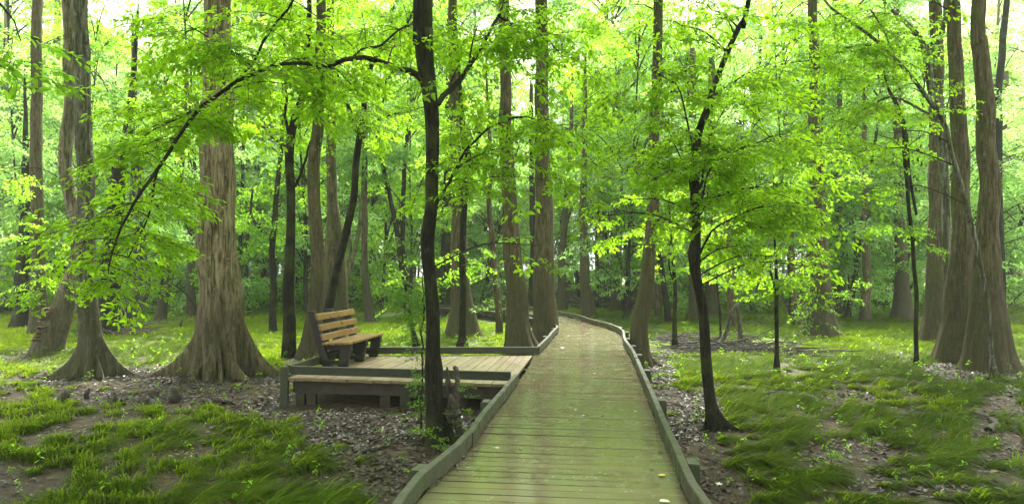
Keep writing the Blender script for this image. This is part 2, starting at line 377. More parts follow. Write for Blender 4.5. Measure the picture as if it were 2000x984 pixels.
def tree(label, path, mat='dark', d=None, flute=0.12, fk=5, roots=(), limbs=(), blobs=(), leaf='leaf_g', lod=None, up=None, name='tree', cat='tree', extra_stems=(), slope=0.0, group=None, canopy=None, fh=.7, seed=None, dj=0.0):
    """path: [(px, py, width_px), ...] from the ground up, measured in the photograph at the trunk's distance"""
    rnd = random.Random(hash(path[0][:2]) % 9999 if seed is None else seed)
    rnd = random.Random(int(path[0][0]*13+path[0][1]*7) if seed is None else seed)
    if d is None: d = gd(path[0][1])
    if lod is None: lod = 0 if d < 11 else 1 if d < 19 else 2 if d < 34 else 3
    pts = [P(x, y, d+slope*max(0, (path[0][1]-y))/F*d) for x, y, w in path]; rad = [max(.5, w)/F*d/2 for x, y, w in path]
    base = pts[0].copy(); base[2] = 0
    if pts[0][2] > .05 : pts = [base]+pts; rad = [rad[0]*1.15]+rad
    if up:                                  # carry the trunk on above the frame
        dirv = unit(pts[-1]-pts[-2]); dirv = unit(dirv*.6+np.array([0, 0, .8])); pts.append(pts[-1]+dirv*up); rad.append(rad[-1]*.55)
    else:
        dirv = unit(unit(pts[-1]-pts[-2])*.6+np.array([0, 0, .6])); pts.append(pts[-1]+dirv*min(3.0, 60*rad[-1])); rad.append(rad[-1]*.15)
    root = thing(name, label, cat, base, group)
    p0 = pts[0].copy(); p0[2] = -.15
    if rad[0] < .12 and len(pts) > 1 and rad[0] < 1.3*rad[1]: q0 = pts[0]+(pts[1]-pts[0])*min(1, .28/np.linalg.norm(pts[1]-pts[0])); pts = [pts[0], q0]+pts[1:]; rad = [rad[0]*1.7, rad[0]*1.05]+rad[1:]
    pts2 = [p0]+pts; rad2 = [rad[0]*1.06]+rad
    big = rad[0] > .15
    sp, sr = smooth_path(pts2, rad2, (.1 if big else .16) if d < 16 else .3 if d < 26 else .5)
    ph = rnd.uniform(0, 6); mb = MB()
    wob = np.stack([vnoise(sp[:, 2]*1.3, sp[:, 0]*0+ph, 1, 3)-.5, vnoise(sp[:, 2]*1.1, sp[:, 0]*0+ph+9, 1, 5)-.5, np.zeros(len(sp))], 1)*np.minimum(.07, sr[:, None]*(.5 if big else 1.1))
    mb.tube(sp+wob, sr, (84 if rad[0] > .4 and d < 17 else 48) if (big and d < 22) else 18 if d < 26 else 12, flute=make_flute(base, flute if big else .06, fh, fk, ph, .05 if not big else .035))
    for (ang, Lr, H, w) in roots: buttress(mb, base, R(ang), Lr, H, w, rad[0]*.5, rnd, rnd.uniform(-.25, .25))
    for st in extra_stems:
        q = [P(x, y, d+.05) for x, y, w in st]; r = [w/F*d/2 for x, y, w in st]; q, r = smooth_path(q, r, .2); mb.tube(q, r, 8)
    mb.build('trunk', M[mat], root, smooth=True, off=base)
    cr = Crown(lod, rnd); ends = [(p, r) for p, r in zip(sp, sr)]
    for lb in limbs:
        dd, line = lb[0], lb[1]; n = len(line)
        q = [P(x, y, d+dd*k/(n-1)) for k, (x, y, w) in enumerate(line)]; r = [max(1.2, w)/F*d/2 for x, y, w in line]
        q, r = smooth_path(q, r, .2); q = q+np.stack([vnoise(np.arange(len(q))*.6+ph, np.zeros(len(q)), 1, 8)-.5, np.zeros(len(q)), vnoise(np.arange(len(q))*.7, np.ones(len(q))*ph, 1, 9)-.5], 1)*.05
        lm = MB(); lm.tube(q, r, 8); lm.build('limb', M[mat], root, smooth=True, off=base)
        ends += [(p, rr) for p, rr in zip(q, r)]
        if len(lb) > 2:                     # sprays along the limb: (count, spread px)
            cnt, spread = lb[2], lb[3]
            for _ in range(cnt):
                i = rnd.randrange(max(1, int(len(q)*.15)), len(q)); a = q[i]
                l = spread/F*d*rnd.uniform(.3, 1); an = rnd.uniform(0, 2*math.pi)
                b = a+np.array([math.cos(an)*l, math.sin(an)*l*.8, rnd.uniform(-.5, .35)*l])
                s_, r_ = smooth_path([a, (a+b)/2+np.array([0, 0, .08*l]), b], [.007, .005, .003], .2); cr.br.append((s_, r_, 3))
                tv = rnd.gauss(0, .12)
                for t in (.45, .75, 1.0):
                    p = a+(b-a)*t; dv = unit(b-a); cr.spray(p, np.array([dv[0]+rnd.gauss(0, .4), dv[1]+rnd.gauss(0, .4), -rnd.uniform(.05, .4)]), rnd.uniform(.6, 1.05), tv)
    E = np.array([e[0] for e in ends]); ER = np.array([e[1] for e in ends])
    for bl in blobs:
        x, y, rp, n = bl[:4]; do = bl[4] if len(bl) > 4 else rnd.uniform(-.5, .6)*rp/F*d
        c = P(x, y, d+do); rr = rp/F*d
        n = max(3, int((COV if lod else COV*.72)*n*math.pi*rr*rr*.62/SPRAY_A[lod]))
        dist = np.linalg.norm(E-c, axis=1)+np.maximum(0, E[:, 2]-(c[2]-.2))*1.5; i = int(np.argmin(dist+(ER < .004)*5))
        cr.blob(E[i], c, (rr, rr, rr*.62), n, min(ER[i]*.45, .010*(1+rr)))
    if canopy:                              # crown of a tall tree, high above the view, added to shade ground and haze
        cz, rr, n = canopy; top = sp[-1]; c4 = Crown(4, rnd)
        for k in range(n//14):
            an = rnd.uniform(0, 6.28); ra = rr*rnd.uniform(.2, 1); cc = np.array([top[0]+ra*math.cos(an), top[1]+ra*math.sin(an), cz+rnd.uniform(-.35, .5)*rr])
            st = sp[int(rnd.uniform(.75, .98)*(len(sp)-1))]; c4.blob(st, cc, (rr*.45, rr*.45, rr*.3), 14, .05)
        c4.build(root, M[leaf], 'crown', off=base)
    if cr.pos or cr.br: cr.build(root, M[leaf], 'foliage' if canopy else 'crown', off=base)
    return root
# ------------------------------------------------------------------ the trees one can tell apart, left to right
def rb(x0, x1, y0, y1, n, r=(55, 90), cov=.8, seed=1):      # scattered leaf masses of one crown
    q = random.Random(seed*77+x0+y0)
    return [(q.uniform(x0, x1), q.uniform(y0, y1), q.uniform(*r), cov) for _ in range(n)]
G1 = 'tall straight trunks at the left'
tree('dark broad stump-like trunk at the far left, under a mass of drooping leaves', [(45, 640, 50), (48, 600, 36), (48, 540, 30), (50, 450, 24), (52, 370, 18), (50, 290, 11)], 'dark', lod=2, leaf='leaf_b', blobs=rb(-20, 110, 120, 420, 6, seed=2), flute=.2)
tree('tall pale straight trunk second from the left edge, dark at its foot', [(80, 655, 52), (78, 620, 36), (75, 560, 26), (72, 400, 22), (70, 200, 20), (72, 0, 18)], 'smooth', up=8, canopy=(17, 3.5, 56), leaf='leaf_b', blobs=[(40, 470, 60, .5), (60, 90, 55, .4)])
t = tree('curved leaning tree at the left whose foot is crusted with brown bracket fungi', [(88, 692, 62), (98, 660, 50), (122, 600, 40), (146, 530, 30), (152, 470, 25), (138, 400, 24), (128, 310, 24), (138, 200, 23), (136, 100, 22), (133, 0, 20)], 'pale', up=6, canopy=(14, 3, 42), leaf='leaf_g', blobs=[(60, 540, 60, .5), (110, 470, 55, .4), (30, 330, 60, .5)])
fg = MB(); q = random.Random(5); bb = P(88, 692, gd(692)); 
for k in range(170):
    y = q.uniform(600, 690); x = 88+(692-y)*.36-q.uniform(13, 32); c = P(x, y, gd(692)-q.uniform(-.05, .28)); a = q.uniform(.03, .07); n = 7
    V = [[c[0]+a*1.5*math.cos(i*6.283/n), c[1]+a*1.3*math.sin(i*6.283/n), c[2]+q.uniform(-.01, .01)] for i in range(n)]+[[c[0]+a*.5*math.cos(i*6.283/n), c[1]+a*.5*math.sin(i*6.283/n), c[2]-a*.7] for i in range(n)]+[[c[0], c[1], c[2]+a*.25]]
    fg.add(V, [[i, i+n, (i+1) % n+n, (i+1) % n] for i in range(n)], [[i, (i+1) % n, 2*n] for i in range(n)])
fg.tube([P(88-7+(692-y)*.36-12, y, gd(692)-.02) for y in (690, 660, 630, 604)], [.13, .14, .11, .06], 8)
fg.build('bracket_fungi', M['fungus'], t, off=(bb[0], bb[1], 0))
tree('pale straight tree with sprawling buttress roots, left of the giant old trunk', [(180, 738, 62), (178, 712, 52), (176, 680, 46), (173, 620, 37), (169, 520, 33), (166, 400, 31), (163, 250, 30), (159, 100, 29), (156, 0, 28)], 'mossy', flute=.65, fk=5, fh=.3, up=9, canopy=(16, 5, 84), leaf='leaf_g',
     roots=[(178, 1.15, 1.2, .12), (4, 1.15, 1.05, .10), (-35, .85, .75, .09), (-80, .48, .9, .08), (-125, .55, .8, .08), (60, .6, .5, .08), (120, .6, .4, .08), (-152, .8, .3, .06)])
tree('thin hazy trunk high up between the pale left trees, far away', [(110, 600, 22), (110, 400, 14), (112, 100, 12), (112, 0, 11)], 'smooth', d=45, up=6, leaf='leaf_b', blobs=rb(80, 260, 60, 330, 7, (50, 75), .55, seed=4))
tree('dark trunk with a tangle of sticks at its foot, just behind the buttressed left tree', [(210, 652, 55), (212, 620, 38), (214, 560, 32), (220, 450, 30), (235, 330, 26), (250, 250, 20), (258, 190, 14)], 'dark', leaf='leaf_g', blobs=rb(190, 320, 200, 420, 6, seed=6), flute=.3)
tree('bent tree leaning right on forked roots, between the two buttressed trees', [(243, 645, 34), (252, 612, 32), (275, 565, 32), (272, 500, 26), (268, 400, 24), (265, 300, 20), (262, 200, 14)], 'mottle', leaf='leaf_b', d=23, roots=[(150, .6, .5, .12), (-20, .7, .4, .12)], blobs=rb(230, 370, 240, 520, 9, (45, 75), .8, seed=7))
tree('slim tree leaning right in the grass, first left of the giant trunk', [(312, 628, 24), (320, 585, 17), (330, 540, 15), (342, 440, 13), (352, 330, 11), (360, 230, 9)], 'smooth', leaf='leaf_b', blobs=rb(290, 390, 180, 480, 8, (40, 65), .7, seed=8))
tree('small upright cone-footed trunk framed by the leaning tree and the giant trunk', [(373, 620, 24), (372, 590, 18), (372, 520, 14), (373, 400, 12), (373, 250, 10)], 'smooth', leaf='leaf_b', blobs=rb(330, 400, 120, 420, 5, (50, 70), .7, seed=9))
tree('giant old tree with shaggy peeling bark and huge flaring buttress roots', [(432, 733, 92), (432, 705, 90), (431, 670, 86), (430, 620, 82), (429, 550, 75), (426, 480, 71), (424, 380, 66), (423, 250, 60), (425, 120, 54), (428, 0, 48)], 'pine', flute=.62, fk=6, fh=.9, up=9, canopy=(15, 5, 98), leaf='leaf_y',
     roots=[(184, 1.75, 1.9, .17), (-3, 1.6, 2.4, .19), (-44, 1.2, 1.3, .14), (-76, .85, 1.9, .12), (-128, .85, 1.2, .11), (150, 1.2, .7, .15), (35, 1.2, .9, .18), (90, .9, .9, .2)],
     limbs=[(-.3, [(392, 392, 10), (385, 378, 9), (375, 374, 6), (362, 392, 3), (360, 405, 2)])])
tree('pair of thin dark stems standing just right of the giant trunk', [(470, 610, 12), (468, 520, 9), (472, 400, 7), (475, 300, 6)], 'dark', leaf='leaf_b', extra_stems=[[(486, 610, 8), (482, 500, 7), (490, 380, 5)]], blobs=rb(450, 520, 200, 470, 6, (45, 65), .7, seed=10))
tree('thin dark tree forking into a hooked side branch, right of the giant trunk', [(533, 647, 17), (533, 600, 13), (533, 480, 12), (540, 380, 10), (548, 300, 8), (552, 200, 6)], 'dark', leaf='leaf_g', limbs=[(.6, [(532, 470, 10), (515, 452, 8), (496, 432, 7), (489, 410, 6), (494, 370, 4)], 5, 60)], blobs=rb(500, 600, 130, 430, 6, (45, 70), .8, seed=11))
tree('straight dark tree with mossy bark standing just behind the left corner of the platform', [(563, 700, 30), (563, 660, 26), (564, 560, 22), (567, 440, 17), (566, 300, 17), (574, 240, 15), (592, 180, 13), (600, 100, 11), (604, 20, 9)], 'dark', up=2, leaf='leaf_y',
     limbs=[(.5, [(572, 370, 6), (590, 330, 5), (610, 268, 4), (625, 220, 3)], 8, 60), (-.5, [(566, 275, 8), (556, 225, 6), (560, 180, 5), (552, 120, 4)], 8, 60), (.6, [(560, 290, 6), (530, 265, 5), (508, 245, 4), (480, 238, 3)], 9, 60)],
     blobs=rb(480, 700, -10, 220, 8, (60, 85), .8, seed=12))
tree('pale tree with a curved trunk rising directly behind the bench back', [(603, 700, 60), (607, 670, 42), (612, 620, 32), (620, 540, 27), (617, 460, 25), (612, 370, 24), (620, 250, 22), (625, 120, 20), (628, 0, 18)], 'smooth', up=7, canopy=(15, 4.5, 84), leaf='leaf_y', blobs=[(600, 60, 60, .4), (560, 10, 60, .8), (660, 0, 60, .8)])
tree('pale tree with two merged stems rising behind the middle of the bench', [(650, 660, 62), (650, 620, 44), (648, 540, 28), (648, 450, 22), (648, 350, 20), (646, 180, 18), (645, 60, 16)], 'smooth', d=20, leaf='leaf_g', up=5, extra_stems=[[(668, 655, 30), (668, 560, 22), (664, 470, 16), (655, 400, 12)]], blobs=[(680, 90, 70, .5)])
tree('dark leaning tree forked into a Y high above the bench', [(632, 660, 22), (640, 610, 19), (655, 530, 17), (672, 470, 15), (690, 390, 14), (697, 310, 13), (703, 262, 13), (711, 215, 11), (712, 175, 10), (722, 135, 9), (750, 90, 7), (790, 55, 5)], 'dark', d=17, leaf='leaf_y',
     limbs=[(.6, [(702, 265, 11), (690, 240, 9), (676, 195, 8), (662, 160, 7), (650, 130, 6), (640, 90, 4)], 8, 70), (.4, [(708, 255, 6), (730, 237, 4), (775, 222, 3), (830, 210, 2)], 7, 60)],
     blobs=rb(620, 830, 20, 250, 7, (55, 85), .8, seed=14))
tree('pair of slender curving stems behind the right end of the bench', [(672, 600, 12), (676, 550, 10), (692, 490, 9), (704, 430, 8), (712, 340, 7)], 'pale', leaf='leaf_b', d=27, extra_stems=[[(668, 600, 9), (680, 540, 8), (684, 480, 7), (678, 410, 6)]], blobs=rb(660, 760, 250, 440, 5, (45, 65), .7, seed=15))
tree('pale tree with a slightly bent foot in the grass right of the bench', [(723, 627, 24), (720, 600, 18), (714, 540, 14), (712, 460, 12), (712, 360, 12), (712, 250, 10)], 'smooth', leaf='leaf_b', blobs=rb(690, 790, 150, 330, 5, (50, 75), .7, seed=16))
tree('broad hazy trunk far behind, between the bench and the dark near tree', [(760, 592, 42), (760, 570, 26), (758, 480, 17), (757, 380, 14)], 'smooth', leaf='leaf_b', up=5, blobs=rb(720, 800, 330, 480, 3, (40, 60), .6, seed=17))
tree('dark crooked tree with a curling side branch, left of the near dark trunk', [(797, 625, 14), (792, 560, 13), (780, 480, 11), (765, 400, 9), (745, 310, 8), (738, 260, 7), (745, 230, 5)], 'dark', leaf='leaf_g', limbs=[(.5, [(787, 520, 9), (786, 430, 9), (789, 340, 9), (796, 262, 8), (805, 200, 5)], 8, 70)], blobs=rb(720, 830, 150, 400, 6, (45, 70), .8, seed=18))
tree('slim sapling leaning left beside the near dark trunk, behind the platform', [(815, 680, 11), (806, 640, 9), (797, 590, 7), (790, 540, 5)], 'dark', leaf='leaf_g', blobs=[(800, 560, 38, .9), (780, 590, 28, .8), (812, 530, 35, .7)])
# the near dark tree
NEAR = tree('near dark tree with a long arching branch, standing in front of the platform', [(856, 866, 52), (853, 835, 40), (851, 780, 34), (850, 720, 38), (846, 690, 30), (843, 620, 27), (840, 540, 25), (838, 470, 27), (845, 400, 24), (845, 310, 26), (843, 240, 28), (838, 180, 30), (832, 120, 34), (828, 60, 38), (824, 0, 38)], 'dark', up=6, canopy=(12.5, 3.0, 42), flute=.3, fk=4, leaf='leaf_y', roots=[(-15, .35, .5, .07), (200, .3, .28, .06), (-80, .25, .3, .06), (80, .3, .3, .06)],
     limbs=[(-1.2, [(838, 168, 12), (815, 146, 12), (780, 132, 11), (735, 119, 10), (688, 114, 10), (655, 124, 9), (634, 128, 9), (600, 124, 7), (555, 125, 6.5), (505, 143, 6.5), (455, 165, 6.5), (410, 196, 7), (378, 228, 6.5), (345, 275, 6), (318, 318, 6), (292, 352, 6), (262, 395, 5), (240, 440, 4), (222, 495, 3), (214, 540, 2)], 46, 95),
            (-.4, [(318, 318, 5), (302, 352, 5), (297, 390, 4), (290, 425, 3), (268, 462, 3), (250, 500, 2)], 16, 70),
            (-.6, [(390, 215, 5), (360, 225, 4), (320, 242, 3), (280, 270, 2)], 12, 70),
            (.9, [(858, 202, 12), (868, 188, 12), (885, 168, 12), (905, 150, 11), (925, 115, 9), (942, 85, 8), (962, 50, 7), (982, 18, 7), (990, -20, 6)], 18, 90),
            (.8, [(975, 30, 5), (1000, 48, 4), (1040, 62, 4), (1075, 85, 3), (1095, 110, 2)], 14, 70),
            (.6, [(850, 410, 6), (868, 372, 6), (890, 330, 5), (910, 295, 5), (940, 262, 4), (975, 238, 4), (1030, 228, 3), (1075, 250, 3), (1110, 285, 2)], 26, 80),
            (.5, [(690, 114, 5), (715, 92, 5), (745, 88, 5), (780, 60, 4), (820, 40, 3)], 12, 80),
            (-.9, [(455, 165, 4), (490, 130, 4), (515, 80, 5), (560, 20, 4), (580, -20, 3)], 14, 80),
            (-1.0, [(505, 143, 3), (470, 110, 3), (420, 80, 3), (380, 60, 2)], 12, 80)],
     blobs=[(250, 300, 75, .55), (310, 230, 80, .75), (330, 160, 75, .7), (240, 190, 70, .6), (280, 400, 60, .5), (205, 400, 60, .5), (215, 330, 45, .4), (400, 90, 85, .8), (470, 60, 75, .8), (330, 60, 80, .8), (500, 200, 55, .45), (560, 70, 75, .6), (640, 60, 75, .6), (710, 40, 70, .6), (770, 90, 60, .5), (600, 180, 45, .4), (690, 170, 50, .5), (170, 520, 45, .6), (220, 570, 34, .5), (130, 560, 42, .5), (90, 550, 36, .5), (240, 480, 45, .5),
            (930, 60, 75, .7), (900, 230, 50, .45), (1000, 130, 80, .8), (1060, 60, 75, .7), (960, 300, 60, .5), (1030, 290, 75, .8), (1100, 230, 75, .8), (1130, 310, 65, .7), (1060, 350, 50, .5), (920, 380, 45, .5), (1110, 140, 65, .6), (1050, 480, 38, .8), (895, 130, 40, .4), (1010, 215, 60, .6)])
tree('slender dark trunk standing right behind the platform rail', [(904, 678, 15), (904, 640, 14), (904, 560, 13), (905, 460, 13), (908, 370, 12), (914, 300, 10), (905, 240, 9)], 'dark', d=17.5, leaf='leaf_g', limbs=[(.3, [(905, 400, 8), (915, 330, 6), (925, 305, 5), (935, 270, 3)], 7, 60), (-.3, [(910, 330, 7), (902, 260, 6), (898, 215, 4)], 6, 60)], blobs=rb(870, 960, 380, 540, 3, (30, 45), .7, seed=20)+rb(860, 960, 180, 320, 4, (45, 60), .7, seed=21))
tree('broad flared trunk in the grass behind the platform, left of the rail corner', [(904, 663, 82), (903, 640, 62), (902, 600, 44), (900, 540, 36), (897, 450, 30), (893, 350, 26), (888, 250, 22)], 'smooth', d=20.5, flute=.3, up=8, canopy=(17, 4.5, 70), leaf='leaf_g', blobs=[(880, 300, 60, .5)])
tree('dark wide trunk half hidden behind the slender trunks at the centre', [(874, 612, 46), (873, 590, 32), (872, 500, 22), (874, 400, 20), (876, 280, 18)], 'dark', d=31, leaf='leaf_b', up=6, blobs=rb(780, 980, 0, 420, 9, (50, 70), .6, seed=22))
tree('narrow reddish trunk wrapped in vine leaves left of the big rail-corner tree', [(975, 655, 16), (974, 610, 14), (967, 540, 12), (960, 460, 11), (956, 390, 10), (962, 320, 8), (955, 240, 7)], 'red', leaf='leaf_v', blobs=[(968, 560, 30, .7), (962, 590, 26, .6), (972, 530, 26, .6)]+rb(930, 1010, 180, 340, 3, (45, 60), .6, seed=23))
tree('big smooth trunk leaning left at the rail corner, roots against the boardwalk', [(1018, 688, 78), (1016, 665, 58), (1013, 630, 46), (1009, 570, 40), (1002, 500, 36), (997, 420, 30), (992, 330, 27), (988, 240, 25), (985, 120, 22)], 'smooth', d=15.6, flute=.35, up=8, canopy=(15, 4.5, 84), leaf='leaf_y', roots=[(-5, .45, .5, .12), (-60, .3, .5, .12), (190, .25, .35, .1)], blobs=[(985, 200, 60, .5)])
tree('stout straight trunk growing hard against the left rail of the boardwalk', [(1064, 660, 56), (1064, 630, 50), (1063, 570, 43), (1063, 500, 40), (1063, 420, 35), (1060, 330, 30), (1058, 200, 27), (1058, 80, 25), (1057, 0, 24)], 'smooth', d=18.2, flute=.2, up=8, canopy=(17, 4.5, 84), leaf='leaf_g', blobs=[(1055, 130, 60, .5), (1120, 20, 75, .9), (1010, 0, 65, .8), (1170, 70, 60, .8)])
tree('dark trunk beyond the bend of the boardwalk, seen between two stout trees', [(1043, 597, 30), (1042, 560, 20), (1042, 480, 14), (1040, 400, 12)], 'dark', d=33, leaf='leaf_b', up=6, blobs=rb(1000, 1090, 300, 440, 3, (40, 55), .6, seed=24))
tree('slim upright trunk just beyond the far right rail', [(1100, 612, 26), (1098, 580, 18), (1097, 500, 14), (1103, 430, 13), (1110, 360, 12), (1113, 300, 9), (1116, 220, 7)], 'smooth', d=32, leaf='leaf_g', limbs=[(.5, [(1100, 470, 6), (1112, 420, 5), (1128, 380, 3)], 4, 50)], blobs=rb(1060, 1190, 220, 420, 6, (45, 65), .7, seed=25))
tree('dark sapling leaning left beside the far bend of the boardwalk', [(1136, 592, 10), (1128, 550, 11), (1120, 510, 8), (1105, 480, 6), (1095, 430, 4)], 'dark', d=38, leaf='leaf_b', blobs=rb(1080, 1150, 420, 520, 3, (28, 40), .7, seed=26))
tree('pale trunk with curved foot touching the far right rail of the boardwalk', [(1150, 624, 34), (1147, 590, 26), (1142, 540, 21), (1139, 460, 15), (1139, 380, 13), (1142, 300, 11), (1143, 200, 9)], 'smooth', leaf='leaf_y', flute=.2, blobs=rb(1100, 1230, 0, 380, 10, (50, 70), .7, seed=27))
tree('twin-stemmed trunk far off behind the fallen wood at the centre', [(1183, 590, 24), (1182, 560, 16), (1181, 480, 12), (1180, 380, 10)], 'dark', d=44, leaf='leaf_b', up=5, extra_stems=[[(1175, 590, 12), (1176, 500, 9), (1175, 420, 8)]], blobs=rb(1150, 1230, 300, 450, 3, (45, 60), .7, seed=28))
tree('grey trunk with a straight bole right of the twin stems, behind the bend', [(1203, 607, 28), (1204, 570, 20), (1208, 500, 14), (1210, 420, 11), (1212, 330, 9)], 'smooth', d=34, leaf='leaf_b', limbs=[(.3, [(1206, 500, 5), (1195, 460, 4), (1188, 420, 3)], 4, 50)], blobs=rb(1150, 1270, 20, 440, 9, (45, 65), .7, seed=29))
tree('curved stout trunk right beside the boardwalk bend, its crown full of leaves', [(1256, 722, 52), (1252, 690, 38), (1251, 640, 34), (1259, 580, 30), (1267, 520, 27), (1273, 460, 24), (1276, 380, 21), (1278, 280, 20), (1282, 150, 19), (1285, 0, 18)], 'smooth', d=14.2, flute=.2, up=8, canopy=(15, 4.5, 84), leaf='leaf_y', roots=[(-20, .5, .35, .07), (200, .2, .3, .07)], blobs=[(1260, 380, 65, .7), (1300, 420, 55, .7), (1230, 440, 45, .7), (1285, 60, 50, .3), (1230, 10, 65, .8), (1340, 0, 65, .8)])
tree('dark straight sapling pole right of the curved boardwalk tree', [(1304, 632, 16), (1302, 600, 13), (1296, 550, 11), (1290, 500, 9), (1285, 420, 7)], 'dark', leaf='leaf_g', blobs=rb(1260, 1340, 380, 520, 4, (35, 50), .8, seed=30))
tree('slim reddish trunk behind the curved boardwalk tree', [(1285, 624, 18), (1284, 590, 14), (1283, 500, 11), (1282, 400, 9)], 'red', leaf='leaf_g', blobs=rb(1230, 1330, 300, 430, 4, (45, 60), .7, seed=31))
tree('thin black sapling rising from the left end of the brush pile', [(1319, 682, 10), (1319, 620, 9), (1318, 560, 7), (1314, 490, 6), (1308, 420, 4)], 'dark', leaf='leaf_y', limbs=[(.2, [(1318, 560, 4), (1308, 520, 3), (1303, 470, 2)], 4, 50)], blobs=rb(1270, 1370, 380, 520, 5, (35, 50), .8, seed=32))
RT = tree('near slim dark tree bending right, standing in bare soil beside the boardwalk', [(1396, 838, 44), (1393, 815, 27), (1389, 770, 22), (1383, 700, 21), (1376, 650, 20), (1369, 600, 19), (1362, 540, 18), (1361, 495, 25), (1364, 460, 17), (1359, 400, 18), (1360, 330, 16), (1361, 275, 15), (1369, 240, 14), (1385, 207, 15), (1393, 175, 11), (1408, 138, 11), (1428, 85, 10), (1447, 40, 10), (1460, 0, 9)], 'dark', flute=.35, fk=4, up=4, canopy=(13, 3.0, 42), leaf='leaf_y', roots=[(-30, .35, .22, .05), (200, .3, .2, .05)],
     limbs=[(.7, [(1352, 372, 4), (1340, 330, 4), (1322, 290, 3), (1295, 240, 3)], 14, 75), (-.5, [(1356, 300, 4), (1347, 260, 4), (1335, 200, 3), (1318, 165, 3), (1270, 140, 2)], 18, 80),
            (.8, [(1370, 370, 4), (1378, 310, 4), (1398, 240, 3), (1432, 190, 2)], 14, 75), (-.8, [(1372, 400, 4), (1385, 330, 3), (1430, 300, 3), (1500, 270, 2)], 20, 75),
            (.5, [(1370, 420, 4), (1395, 385, 3), (1450, 370, 3), (1520, 365, 2)], 20, 75), (-.6, [(1368, 500, 5), (1390, 450, 4), (1430, 425, 3), (1500, 403, 3), (1560, 398, 2)], 22, 75),
            (.5, [(1395, 190, 4), (1430, 160, 3), (1470, 140, 2)], 12, 75)],
     blobs=[(1250, 300, 70, .8), (1200, 200, 75, .8), (1190, 110, 65, .6), (1290, 120, 75, .8), (1330, 50, 70, .7), (1240, 60, 60, .6), (1280, 210, 70, .8), (1330, 250, 50, .5), (1450, 270, 70, .8), (1500, 200, 70, .8), (1440, 120, 60, .6), (1520, 110, 65, .7), (1420, 40, 65, .7), (1500, 340, 75, .55), (1560, 290, 65, .7), (1450, 390, 60, .4), (1540, 430, 70, .45), (1600, 370, 60, .7), (1440, 480, 50, .35), (1510, 500, 55, .4), (1575, 520, 50, .5), (1290, 330, 60, .5), (1230, 390, 55, .6), (1180, 420, 45, .5), (1330, 80, 60, .6), (1390, 20, 55, .6), (1205, 310, 55, .7)])
tree('wide grey trunk behind the near bending tree, foot dark in the grass', [(1360, 628, 46), (1360, 605, 32), (1358, 560, 24), (1356, 480, 20)], 'smooth', d=27, leaf='leaf_g', up=8, blobs=rb(1310, 1420, 380, 500, 3, (40, 60), .7, seed=33))
tree('stout shadowy trunk standing right of the near bending tree', [(1390, 619, 42), (1390, 595, 32), (1390, 540, 24), (1390, 450, 20)], 'smooth', d=29.5, leaf='leaf_b', up=8, blobs=rb(1370, 1470, 330, 460, 3, (40, 60), .7, seed=34))
tree('crooked pale sapling growing out of the brush pile', [(1398, 684, 9), (1420, 650, 8), (1436, 600, 7), (1466, 580, 6), (1482, 552, 5)], 'mottle', d=17, leaf='leaf_y', blobs=[(1480, 530, 40, .8)])
tree('thin leaning pole in the right half of the brush pile', [(1448, 675, 9), (1443, 620, 8), (1436, 580, 7), (1432, 540, 5)], 'pale', d=18, leaf='leaf_y', blobs=[(1440, 520, 40, .8)])
tree('very thin dark stem standing mid brush pile', [(1408, 668, 5), (1406, 620, 5), (1404, 590, 4), (1400, 550, 3)], 'twig', d=18.5, leaf='leaf_g', blobs=[(1395, 535, 35, .8)])
tree('reddish stub trunk with torn bark behind the brush pile', [(1430, 640, 16), (1428, 600, 14), (1424, 560, 14), (1422, 500, 10)], 'red', d=23.5, leaf='leaf_g', blobs=rb(1400, 1470, 430, 520, 3, (35, 45), .7, seed=35))
tree('small dark tree leaning left in the right background grass', [(1460, 608, 13), (1462, 580, 11), (1466, 540, 8), (1468, 480, 6)], 'dark', leaf='leaf_b', blobs=rb(1430, 1510, 380, 510, 4, (40, 55), .7, seed=36))
tree('straight dark sapling alone in the sedge on the right', [(1518, 727, 9), (1517, 690, 8), (1517, 620, 8), (1517, 570, 7), (1514, 510, 6), (1512, 450, 4)], 'dark', leaf='leaf_y', limbs=[(.2, [(1517, 570, 4), (1508, 550, 4), (1502, 510, 3)], 5, 50)], blobs=rb(1460, 1580, 400, 520, 5, (40, 55), .8, seed=37))
tree('small reddish forked tree in the sedge left of the broad cone-shaped trunk', [(1556, 636, 18), (1556, 600, 15), (1549, 560, 11), (1547, 500, 8), (1550, 420, 6)], 'red', leaf='leaf_g', extra_stems=[[(1557, 600, 10), (1566, 560, 9), (1570, 500, 7)]], blobs=rb(1520, 1600, 360, 500, 4, (40, 55), .7, seed=38))
tree('broad cone-shaped trunk draped in hanging green leaves', [(1602, 656, 84), (1602, 635, 66), (1602, 600, 48), (1602, 550, 36), (1601, 470, 30), (1598, 400, 27), (1594, 290, 24), (1590, 180, 20)], 'smooth', flute=.16, up=8, canopy=(17, 4.5, 70), leaf='leaf_g', blobs=[(1605, 540, 45, .6), (1622, 570, 38, .7), (1590, 585, 28, .6), (1640, 555, 36, .6), (1605, 610, 22, .5), (1560, 300, 70, .6), (1630, 350, 60, .5)])
tree('dark trunk right of the leafy cone-shaped trunk', [(1640, 618, 34), (1640, 590, 26), (1640, 520, 16), (1640, 440, 13), (1640, 340, 11)], 'smooth', leaf='leaf_b', up=6, blobs=rb(1560, 1700, 0, 420, 9, (50, 65), .7, seed=39))
tree('pale trunk wound with vine in the right background', [(1690, 630, 26), (1691, 600, 19), (1694, 540, 15), (1692, 480, 14), (1690, 400, 11), (1688, 300, 9), (1688, 230, 8)], 'red', leaf='leaf_b', blobs=rb(1640, 1760, 180, 380, 5, (50, 70), .6, seed=40)+[(1670, 560, 34, .6)])
